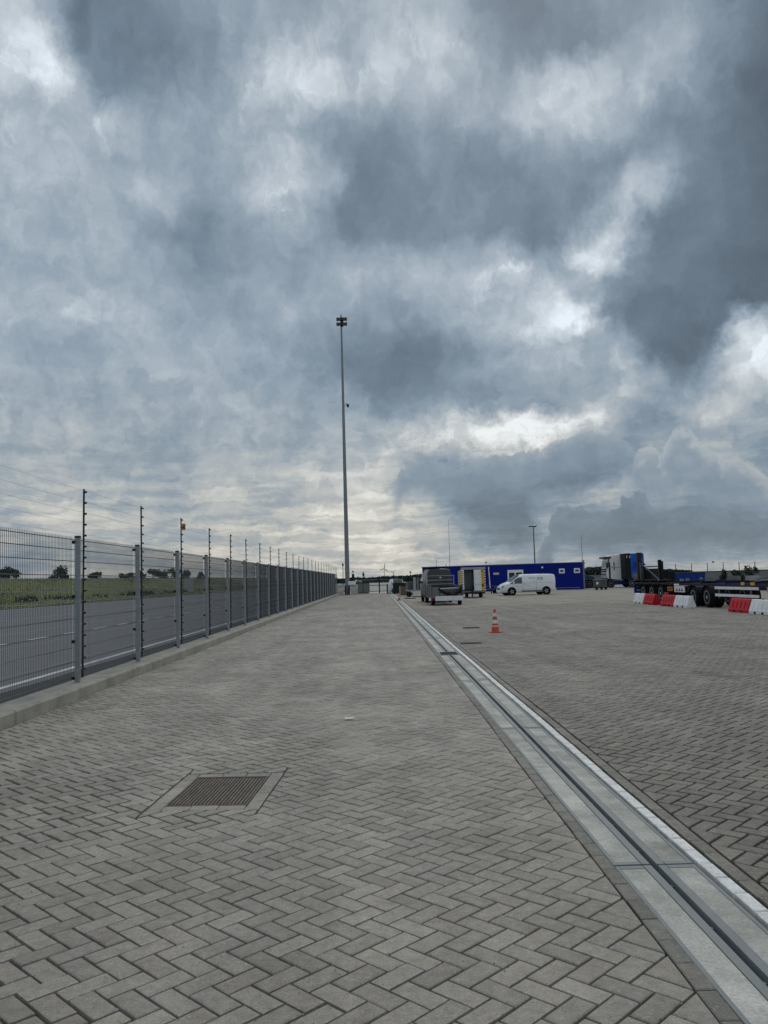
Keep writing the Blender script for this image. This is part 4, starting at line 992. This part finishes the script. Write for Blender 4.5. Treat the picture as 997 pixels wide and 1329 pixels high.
MB().box((13.68, -.06, 2.50), (.20, .10, .20)).build('wall_lamp', white_plastic, bd, bevel=.03)
MB().bar((13.62, -.12, 2.46), (13.62, -.22, 2.42), .04).build('lamp_shade', light_grey, bd)
mw = empty('aerial_mast', (BL * math.cos(ang) + A_.x + .05, BL * math.sin(ang) + A_.y + .3, 0), 0, 'thin tapering pole rising at the right corner of the blue building', 'aerial')
MB().bar((0, 0, 0), (-.02, 0, 5.9), .055, .02).build('pole', galv, mw, smooth=True); MB().box((0, -.05, 2.4), (.14, .1, .2)).build('bracket', dark_panel, mw)
ta = empty('aerial_mast', (13.2, 150, 0), 0, 'very thin guyed aerial far behind the left end of the blue building', 'aerial')
MB().bar((0, 0, 0), (0, 0, 12.2), .06, .02).build('pole', turbine_mat, ta)
ra = empty('roof_aerial', (12.7, 96.5, 2.9), 0, 'small rod with a box on the roof of the blue building', 'aerial')
MB().bar((0, 0, 0), (0, 0, .42), .02).build('rod', dark_panel, ra); MB().box((.02, 0, .42), (.2, .15, .12)).build('box', dark_panel, ra)
sl = empty('street_lamp', (21.0, 110, 0), 0, 'grey street lamp with a flat head behind the blue building', 'street lamp')
MB().bar((0, 0, 0), (0, 0, 8.15), .11, .07, n=12).build('pole', mid_grey, sl, smooth=True); MB().box((-.12, 0, 8.17), (1.0, .3, .12), ry=R(4)).build('lamp_head', dark_panel, sl, bevel=.03); MB().bar((0, 0, 8.1), (.5, 0, 8.30), .035).build('arm', dark_panel, sl)
fl = empty('flood_lamp', (6.0, 150, 0), 0, 'small floodlight on a slim post above the trees left of the grey van', 'street lamp')
MB().bar((0, 0, 0), (0, 0, 2.8), .05).build('pole', dark_panel, fl); MB().box((0, 0, 2.9), (.36, .2, .22)).build('lamp_head', dark_panel, fl)

# ------------------------------------------------------------------ traffic cones
def cone(loc, rz, h, label, group='traffic cones'):
    c = empty('traffic_cone', loc, rz, label, 'cone', group); s = h / .67
    MB().prism([(-.19 * s, -.16 * s), (.16 * s, -.19 * s), (.19 * s, .16 * s), (-.16 * s, .19 * s)], 0, .035 * s, 'XY').build('base', orange_red, c, bevel=.008)
    def rz_(z): return (.118 - .088 * (z / .67)) * s
    bands = [(.035, .17, 0), (.17, .20, 1), (.20, .26, 0), (.26, .365, 1), (.365, .46, 0), (.46, .56, 1), (.56, .67, 0)]
    for a, b, w in bands:
        k = .0015 if w else 0
        MB().lathe([(rz_(a) + k, a * s), (rz_(b) + k, b * s)], n=20, cap=(b > .66)).build('white_band' if w else 'red_band', cone_white if w else orange_red, c, smooth=True)
    return c
cone((3.36, 24.02, .004), R(8), .67, 'scuffed red and white cone standing alone in the open yard')
cone((1.62, 63.9, .004), R(30), .60, 'far red and white cone beside the white line near the vehicles')

# ------------------------------------------------------------------ plastic barriers before the trailers
def barrier(y0, y1, mat, label):
    L_ = y1 - y0; b = empty('plastic_barrier', (13.76, y0, 0), R(random.uniform(-.8, .8)), label, 'barrier', 'water filled barriers in the yard')
    sec = [(-.21, 0), (.21, 0), (.21, .12), (.19, .16), (.075, .50), (.055, .525), (-.055, .525), (-.075, .50), (-.19, .16), (-.21, .12)]
    MB().prism(sec, 0, L_ - .02).build('body', mat, b, bevel=.018)
    for k in (.32, .68):
        MB().box((-.205, L_ * k, .045), (.02, .16, .09)).build('fork_slot', black_net, b)
    for k in (.2, .4, .6, .8): MB().box((-.148, L_ * k, .30), (.03, .05, .26), ry=R(18.5)).build('groove', mat, b)
    MB().bar((0, L_ * .5, .52), (0, L_ * .5, .545), .05, n=10).build('filler_cap', dark_panel, b)
    MB().box((0, -.012, .28), (.05, .03, .22)).build('coupling', mat, b)
barrier(42.55, 44.10, white_plastic, 'white plastic barrier at the far left end of the row')
barrier(40.95, 42.50, red_plastic, 'red plastic barrier coupled to the leftmost white one')
barrier(38.10, 39.80, red_plastic, 'red plastic barrier just left of the twin trailer wheels')
barrier(36.40, 38.05, white_plastic, 'white plastic barrier before the twin trailer wheels')
barrier(30.45, 32.15, red_plastic, 'red plastic barrier nearest the right edge below the white rails')
barrier(28.75, 30.40, white_plastic, 'white plastic barrier cut by the right edge of the picture')

# ------------------------------------------------------------------ container chassis trailers
def twin_wheel(parent, x, y, r):
    for dx_ in (0, .34):
        w_ = wheel(parent, 0, 0, r, .29, light_grey, 0, 1); w_.rotation_euler = (0, 0, R(90)); w_.location = (x + .16 + dx_, y, r)
def chassis(loc, length, label, axles, r, beam):
    t = empty('container_trailer', loc, 0, label, 'trailer', 'container trailers')
    for x in (.55, 1.75): MB().b2((x, 0, .78), (x + .18, length, 1.06)).build('main_beam', beam, t)
    for y in [length * k / 6 for k in range(7)]: MB().b2((.02, max(0, y - .07), 1.063), (2.42, y + .07, 1.15)).build('cross_beam', beam, t)
    for y in (.1, length * .48, length - .25):
        for x in (.06, 2.3): MB().box((x, y, 1.21), (.16, .18, .11), taper=.7).build('twist_lock', mid_grey, t)
    MB().b2((.0, .1, .95), (.09, length, 1.06)).build('side_beam', beam, t)
    for k, ya in enumerate(axles):
        twin_wheel(t, .02, ya, r)
        for xx in (1.6,): twin_wheel(t, xx, ya, r)
        MB().bar((.2, ya, r), (2.2, ya, r), .07).build('axle', dark_steel, t)
        gp = [(r * 1.16 * math.cos(a), r + r * 1.16 * math.sin(a)) for a in [math.pi * q / 10 for q in range(1, 10)]]
        gq = [(p[0] * .96, (p[1] - r) * .96 + r) for p in gp]
        MB().prism([(ya + p[0], p[1]) for p in gp] + [(ya + p[0], p[1]) for p in gq[::-1]], .0, .66, 'YZ').build('mudguard', dark_steel, t)
    return t
ta_ = chassis((15.2, 40.6, 0), 8.6, 'far dark container trailer with three axles and upright stakes', (4.05, 5.50, 6.95), .47, dark_steel)
# stakes and frame at its far end
def stake(y, x, z0, z1, w, mat): MB().b2((x, y, z0), (x + w, y + w, z1)).build('stake', mat, ta_)
stake(7.55, .0, 1.153, 2.78, .24, rust_col); stake(7.20, .02, 1.153, 2.2, .12, grey_panel); stake(6.70, .02, 1.153, 1.95, .14, dark_steel)
MB().b2((.30, 4.6, 1.153), (.36, 6.9, 1.82)).build('side_board', dark_steel, ta_); MB().b2((.30, 6.9, 1.153), (1.9, 7.3, 1.62)).build('stowage_box', dark_steel, ta_)
MB().bar((.1, 7.5, 2.45), (.1, 6.6, 2.05), .04).bar((.1, 7.9, 2.1), (.1, 7.65, 1.9), .05).build('stake_arm', dark_steel, ta_)
stake(4.05, .02, 1.153, 2.28, .16, dark_steel); stake(3.85, .10, 1.153, 2.20, .10, dark_steel)
MB().b2((.06, 4.1, 1.90), (.12, 9.1, 1.96)).build('top_rail', dark_steel, ta_)
MB().bar((.09, 6.3, 1.85), (.09, 4.3, 1.20), .045, n=4).build('diagonal_brace', grey_panel, ta_)
MB().b2((.02, 3.2, 1.153), (.5, 8.4, 1.22)).build('deck_plate', dark_steel, ta_)
MB().box((.9, 8.0, 1.32), (1.6, 1.1, .34), rz=.2).build('chain_heap', rust_mat, ta_, bevel=.06)
mf = MB().b2((-.06, 8.3, .42), (.62, 8.34, .82)).build('mudflap', blue_deep, ta_); MB().b2((.1, 8.285, .54), (.5, 8.298, .64)).build('flap_mark', light_grey, mf)
op = MB().b2((-.035, 2.05, .62), (-.004, 2.75, .84)).build('orange_plate', orange_paint, ta_)
for k in range(3): MB().b2((-.042, 2.15 + k * .18, .69), (-.0355, 2.25 + k * .18, .78)).build('plate_mark', dark_steel, op)
MB().b2((-.035, -.1, .90), (-.004, 1.75, 1.0)).build('number_strip', white_plastic, ta_)
np1 = MB().b2((-.035, .35, .58), (-.004, 1.75, .88)).build('number_plate', white_plastic, ta_)
for k in range(3): MB().prism([(.55 + k * .36, .63), (.81 + k * .36, .63), (.68 + k * .36, .80)], -.042, -.0355, 'YZ').build('plate_mark', black_rod, np1)
MB().box((.0, 3.0, .50), (.10, .5, .1)).build('reflector', tail_red, ta_)
tb_ = chassis((14.42, 24.0, 0), 15.6, 'near dark blue container trailer with twin wheels and white side rails', (12.42, 13.98), .455, navy)
for z in (.52, .82): MB().b2((-.03, 7.3, z), (.005, 11.35, z + .11)).build('side_rail', white_plastic, tb_, bevel=.006)
for y in (8.0, 11.0): MB().b2((.006, y, .45), (.05, y + .07, .95)).build('rail_bracket', mid_grey, tb_)
MB().b2((-.02, 7.6, 1.0), (-.001, 7.95, 1.12)).b2((-.02, 8.5, 1.0), (-.001, 8.8, 1.12)).build('marker', yellow_paint, tb_)
MB().b2((.05, 2.0, .45), (.5, 3.6, .95)).build('tool_box', navy, tb_, bevel=.02); MB().b2((.05, 4.0, .5), (.5, 6.6, .95)).build('tool_box', navy, tb_, bevel=.02)
MB().b2((.02, 6.2, .74), (.04, 6.7, 1.02)).build('yellow_label', yellow_paint, tb_)
for y in (3.4, 6.1): MB().bar((.3, y, 1.0), (.3, y, .1), .06, n=6).build('landing_leg', dark_steel, tb_); MB().b2((.15, y - .12, .02), (.45, y + .12, .1)).build('foot', dark_steel, tb_)
for i in range(9): MB().box((random.uniform(.1, 2.2), 6.5 + i * .9, 1.25), (random.uniform(.15, .5), random.uniform(.2, .5), random.uniform(.1, .22)), rz=random.random()).build('lashing', mid_grey if i % 3 else light_grey, tb_)

# ------------------------------------------------------------------ tractor units
def tractor(loc, paint, label, z_top, cab_l, dark_front):
    t = empty('tractor_unit', loc, 0, label, 'lorry', 'lorries in the yard')
    prof = [(0.06, 1.06), (.55, .98), (cab_l, .80), (cab_l, z_top - .15), (cab_l - .15, z_top), (.62, z_top - .05), (.30, z_top - .45), (.12, 2.3), (0, 1.5)]
    MB().prism(prof, 0, 2.35).build('cab', paint, t, bevel=.07)
    return t
t1 = tractor((26.3, 95, 0), white_paint, 'white lorry cab facing left behind the trailers', 3.80, 1.78, False)
MB().prism([(.10, 2.35), (.30, 3.30), (.44, 3.30), (.30, 2.35)], -.02, 2.37).build('windscreen', glass_dark, t1)
MB().b2((-.10, -.06, 3.34), (.62, 2.4, 3.56)).build('sun_visor', black_rod, t1, bevel=.03)
MB().b2((.86, -.015, 2.00), (1.0, -.004, 2.95)).build('side_window', glass_dark, t1); MB().b2((.30, -.015, 1.05), (.50, -.004, 2.9)).build('door_gap', dark_panel, t1)
MB().b2((.0, -.28, 2.2), (.16, -.05, 2.85)).build('mirror', black_rod, t1, bevel=.03); MB().b2((-.02, -.03, .62), (.3, 2.38, 1.04)).build('bumper', dark_panel, t1, bevel=.04)
MB().b2((.30, -.02, 2.28), (1.76, -.003, 2.34)).build('trim', light_grey, t1)
for z in (1.5, 1.8, 2.05): MB().b2((-.03, .1, z), (.10, 2.2, z + .14)).build('grille_bar', dark_panel, t1)
MB().b2((.5, .1, .62), (5.0, 2.2, .78)).build('frame', dark_steel, t1); MB().b2((.75, -.02, .32), (2.7, .2, .76)).build('side_skirt', blue_deep, t1, bevel=.03)
for x in (.50, 3.9):
    for s in (0, 1): wheel(t1, x, 2.2 * s + (.1 if not s else 0), .48, .3, light_grey, 0, -1 if not s else 1)
MB().b2((1.80, .1, .9), (2.05, 2.25, 3.5)).build('air_deflector', dark_panel, t1)
t2 = tractor((28.05, 93.2, 0), blue_paint, 'blue lorry cab with a dark front edge behind the rusty stakes', 3.86, 2.10, True)
MB().b2((-.05, -.03, .95), (.58, 2.38, 3.84)).build('front_fairing', dark_steel, t2, bevel=.05)
for x, z in ((.12, 3.3), (.45, 3.3)): MB().b2((x, -.05, z), (x + .06, -.03, z + .3)).build('lamp', white_plastic, t2)
MB().b2((.60, -.02, 1.95), (2.08, -.003, 2.0)).build('trim', dark_panel, t2); MB().prism([(.75, 2.1), (1.55, 2.1), (1.55, 2.85), (.85, 2.85)], -.02, -.004).build('side_window', blue_deep, t2)
MB().b2((.5, .1, .62), (5.2, 2.2, .78)).build('frame', dark_steel, t2); MB().b2((.7, -.05, 1.0), (2.08, .3, 1.55)).build('tank', rust_mat, t2, bevel=.05)
for x in (.60, 4.0):
    for s in (0, 1): wheel(t2, x, 2.2 * s + (.1 if not s else 0), .48, .3, light_grey, 0, -1 if not s else 1)
gn = empty('generator_trailer', (22.65, 84.0, 0), R(-6), 'small grey generator on wheels beside the lorry', 'generator')
MB().b2((-.58, 0, .26), (.62, 1.5, .98)).build('casing', grey_panel, gn, bevel=.02); MB().b2((-.62, -.04, .983), (.66, 1.54, 1.05)).build('lid', mid_grey, gn)
MB().b2((-.45, -.012, .55), (-.25, -.002, .80)).build('label_plate', white_plastic, gn)
for z in (.55, .70, .84): MB().b2((.20, -.012, z), (.34, -.002, z + .06)).build('vent', black_rod, gn)
for x in (-.42, .05, .48): MB().lathe([(.13, -.05), (.13, .05)], (x, .08, .13), 'Y', 14).build('wheel', rubber, gn)
MB().b2((-.6, .02, .18), (.64, 1.4, .257)).build('frame', dark_steel, gn)
lt = empty('low_trailer', (24.6, 97.0, 0), R(-4), 'low dark trailer with big wheels half hidden by the building corner', 'trailer')
MB().b2((-1.6, 0, .75), (2.2, 2.2, .92)).build('deck', dark_steel, lt)
for x in (-.95, .15): wheel(lt, x, .12, .5, .3, light_grey, 0, -1); wheel(lt, x, 2.1, .5, .3, light_grey, 0, 1)
MB().b2((1.2, .1, .3), (2.2, .6, .74)).build('tool_box', rust_mat, lt)
bs = empty('blue_sheeted_stack', (25.4, 99.6, 0), 0, 'flat stack under a faded blue sheet behind the generator', 'stack')
MB().prism([(-.7, 0), (.75, 0), (.75, 1.25), (.3, 1.40), (-.3, 1.55), (-.8, 1.5)], 0, 1.6).build('sheet', material('faded_blue', (.03, .075, .13), .7, var=.2, scale=3), bs, bevel=.03); MB().b2((-.72, -.02, 0), (.77, 1.62, .1)).build('pallet', wood_mat, bs)
bc = empty('blue_skip', (35.3, 100, 0), 0, 'long low bright blue skip behind the container trailers', 'skip')
MB().b2((-2.6, 0, .2), (4.35, 2.4, 1.34)).build('body', blue_deep, bc); MB().b2((-2.65, -.05, 1.343), (4.4, 2.45, 1.43)).build('top_rail', dark_steel, bc)
for k in range(9): MB().b2((-2.4 + k * .82, -.06, .22), (-2.32 + k * .82, -.003, 1.34)).build('rib', blue_deep, bc)

# ------------------------------------------------------------------ concrete wall with wire fence along the right
cw = empty('concrete_wall', (24, 131, 0), 0, 'long grey concrete wall with wire posts closing the yard on the right', 'wall')
for k in range(26):
    MB().b2((k * 4 + .01, 0, -.05), (k * 4 + 3.99, .25, 1.46)).build('wall_panel', concrete_wall, cw)
    MB().b2((k * 4, -.05, 1.463), (k * 4 + 3.998, .3, 1.56)).build('coping', dark_panel, cw)
pm = None
for k in range(41):
    if pm is None: o = MB().b2((-.04, -.04, 0), (.04, .04, 1.32)).build('post', dark_panel, cw); pm = o.data
    else: o = bpy.data.objects.new('post', pm); C.objects.link(o); o.parent = cw
    o.location = (.6 + k * 2.53, .12, 1.563)
for z in (.3, .55, .8, 1.05, 1.25): MB().b2((0, .115, 1.563 + z), (104, .125, 1.573 + z)).build('wire', mid_grey, cw)
cc = empty('security_camera', (53.33, 131.0, 2.9), 0, 'small dark camera on top of a wall post at the right', 'camera')
MB().box((0, 0, .1), (.3, .3, .2)).build('housing', dark_panel, cc, bevel=.03); MB().bar((0, 0, -.02), (0, 0, .02), .04).build('mount', dark_panel, cc)

# ------------------------------------------------------------------ trees
def tree(name, loc, rx, rz_, leaf, label, group, n=700, lumps=7, size=.16, seed=1, trunk_h=.35, spiky=False, cat='tree'):
    rnd = random.Random(seed); t = empty(name, loc, rnd.uniform(0, 6), label, cat, group)
    tr = MB(); h = rz_ * 2 * trunk_h + rz_
    tr.bar((0, 0, -.3), (rx * .03, 0, h * .55), .05 * rz_ + .03, .03 * rz_ + .02, n=7)
    cs = []
    for k in range(lumps):
        a = rnd.uniform(0, 6.28); q = rnd.uniform(.15, .72); zc = rz_ * (.55 + 1.0 * rnd.random() ** .7 - .55 * q if not spiky else rnd.uniform(.3, 1.6))
        c = Vector((math.cos(a) * rx * q, math.sin(a) * rx * q, zc)); cs.append((c, rnd.uniform(.30, .52)))
        tr.bar((rx * .02, 0, h * rnd.uniform(.18, .45)), c, .02 * rz_ + .015, .008, n=5)
    tr.build('trunk', bark, t)
    cr = MB()
    for i in range(n):
        c, rad = rnd.choice(cs); d = Vector((rnd.gauss(0, 1), rnd.gauss(0, 1), rnd.gauss(0, 1))).normalized() * (rnd.random() ** .45)
        p = c + Vector((d.x * rx * rad, d.y * rx * rad, d.z * rz_ * rad * (1.5 if spiky else 1)))
        if p.z < .03 * rz_: continue
        s = size * rnd.uniform(.6, 1.4); u = Vector((rnd.gauss(0, 1), rnd.gauss(0, 1), rnd.gauss(0, 1))).normalized(); w = u.orthogonal().normalized(); q = u.cross(w)
        cr.add([p - w * s, p - q * s * .5, p + w * s, p + q * s * .5], [(0, 1, 2, 3)])
    cr.build('crown', leaf, t, recalc=False)
    return t
G = 'trees and bushes behind the grass bank'
def bank_bush(px_az, y, top, w, seed, n, lb, leaf):
    top += .75
    x = px_az * y; b = bank_z(x, y) if x > -90 else 0
    return tree('bush', (x, y, b - .3), w / 2, (top - b + .3) / 2, leaf, lb, G, n=n, lumps=9, size=max(.22, w * .055), seed=seed, cat='tree')
bank_bush(-.4427, 118, 4.55, 3.3, 11, 900, 'round dark bush leftmost behind the grass bank', leaf_dark)
bank_bush(-.3810, 122, 4.45, 3.0, 12, 900, 'round dark bush just left of the nearest fence post', leaf_dark)
bank_bush(-.3400, 150, 4.15, 2.4, 13, 500, 'small low bush just right of the nearest fence post', leaf_dark)
tk = [(-.300, 170, 4.2, 4.0), (-.2860, 172, 4.3, 3.6), (-.2700, 190, 5.2, 4.2), (-.2580, 190, 5.5, 4.6), (-.2440, 195, 5.4, 4.0), (-.2300, 200, 5.0, 3.4), (-.2120, 210, 4.6, 2.4)]
lbs = ['low bush at the left end of the distant bank hedge', 'second low bush of the distant bank hedge', 'tree at the left of the dense clump on the bank', 'tallest tree of the dense clump on the bank', 'tree at the middle right of the dense clump on the bank', 'smaller tree at the right of the dense clump on the bank', 'last low bush at the right end of the bank hedge']
for i, ((a, y, top, w), lb) in enumerate(zip(tk, lbs)): bank_bush(a, y, top, w, 20 + i, 520, lb, leaf_dark if i % 2 else leaf_mid)
# sign board on the bank
bo = empty('notice_board', (-28.9 - 5.6, 152, .15), R(8), 'white two part notice board standing at the foot of the grass bank', 'sign')
for z in (1.5, .2): MB().b2((-.82, -.03, z), (.82, .03, z + 1.2)).build('panel', material('board_white', (.42, .43, .43), .6, var=.08), bo)
for x in (-.6, .6): MB().bar((x, .06, 0), (x, .06, 2.8), .05).build('post', galv, bo)
rl = empty('crash_rail', (-38.5, 140, 1.0), R(62), 'pale fallen rail lying on the grass bank beside the notice board', 'rail')
MB().box((0, 0, .15), (7, .15, .22)).build('beam', light_grey, rl); MB().box((1.5, .2, -.15), (5, .12, .18), rz=R(6)).build('lower_beam', light_grey, rl)
for x in (-3, 0, 3): MB().bar((x, 0, -.6), (x, 0, .1), .06).build('post', light_grey, rl)
# young trees before the concrete wall
for i, (px, h, w, lb) in enumerate(((943, 1.75, 2.0, 'left small shrub before the concrete wall'), (957, 1.65, 2.4, 'middle low shrub before the concrete wall'), (977, 2.2, 2.8, 'spiky taller shrub before the concrete wall at the right'))):
    y = 112; tree('shrub', ((px - 490) / 1073 * y, y, -.05), w / 2, h / 2, leaf_mid, lb, 'shrubs before the concrete wall', n=420, lumps=8, size=.17, seed=40 + i, spiky=True, cat='shrub')
# far woods: one mass along the horizon
fw_ = MB(); rf = random.Random(77)
def wood(x0, x1, y, h0, h1, n, s):
    for i in range(n):
        x = rf.uniform(x0, x1); k = (x - x0) / (x1 - x0); hh = (h0 + (h1 - h0) * k) * (.82 + .18 * math.sin(x * .05 * 800 / y) * math.sin(x * .017 * 800 / y + 1) + .10 * math.sin(x * .21))
        z = hh * rf.random() ** .6; p = Vector((x, y + rf.uniform(-15, 15), z)); ss = s * rf.uniform(.6, 1.4)
        u = Vector((rf.gauss(0, 1), rf.gauss(0, 1), rf.gauss(0, 1))).normalized(); w = u.orthogonal().normalized(); q = u.cross(w)
        fw_.add([p - w * ss, p - q * ss * .7, p + w * ss, p + q * ss * .7], [(0, 1, 2, 3)])
wood(-330, 30, 900, 4.6, 5.0, 5000, 2.2); wood(-60, 30, 560, 3.0, 3.4, 1500, 1.2); wood(18, 60, 600, 3.8, 6.2, 1600, 1.3)
wood(140, 205, 700, 7.2, 6.4, 2200, 1.6); wood(205, 262, 700, 6.4, 3.0, 1300, 1.4)
wood(-260, -120, 600, 4.6, 4.6, 2500, 1.4)
tag(fw_.build('distant_wood', leaf_far, recalc=False), kind='stuff', label='dark line of distant woods along the horizon')

# wind turbines on the horizon
def turbine(loc, h, r, lb, a0):
    t = empty('wind_turbine', loc, 0, lb, 'wind turbine', 'wind turbines on the horizon')
    MB().bar((0, 0, -2), (0, 0, h), h * .028, h * .016, n=10).build('tower', turbine_mat, t, smooth=True); MB().box((0, 1, h), (h * .04, h * .1, h * .04)).build('nacelle', turbine_mat, t)
    for k in range(3):
        a = a0 + k * 2 * math.pi / 3
        b = MB().prism([(-.02 * h, 0), (.055 * h, r * .2), (.012 * h, r), (-.012 * h, r)], -h * .06, -h * .052).build('blade', turbine_mat, t)
        b.rotation_euler = (0, a, 0); b.location = (0, 0, h)
turbine((25.5, 3000, 0), 43, 20, 'nearer wind turbine seen above the far woods right of the mast', .15)
turbine((87, 4500, 0), 42, 18, 'fainter wind turbine to the right of the nearer one', .7)
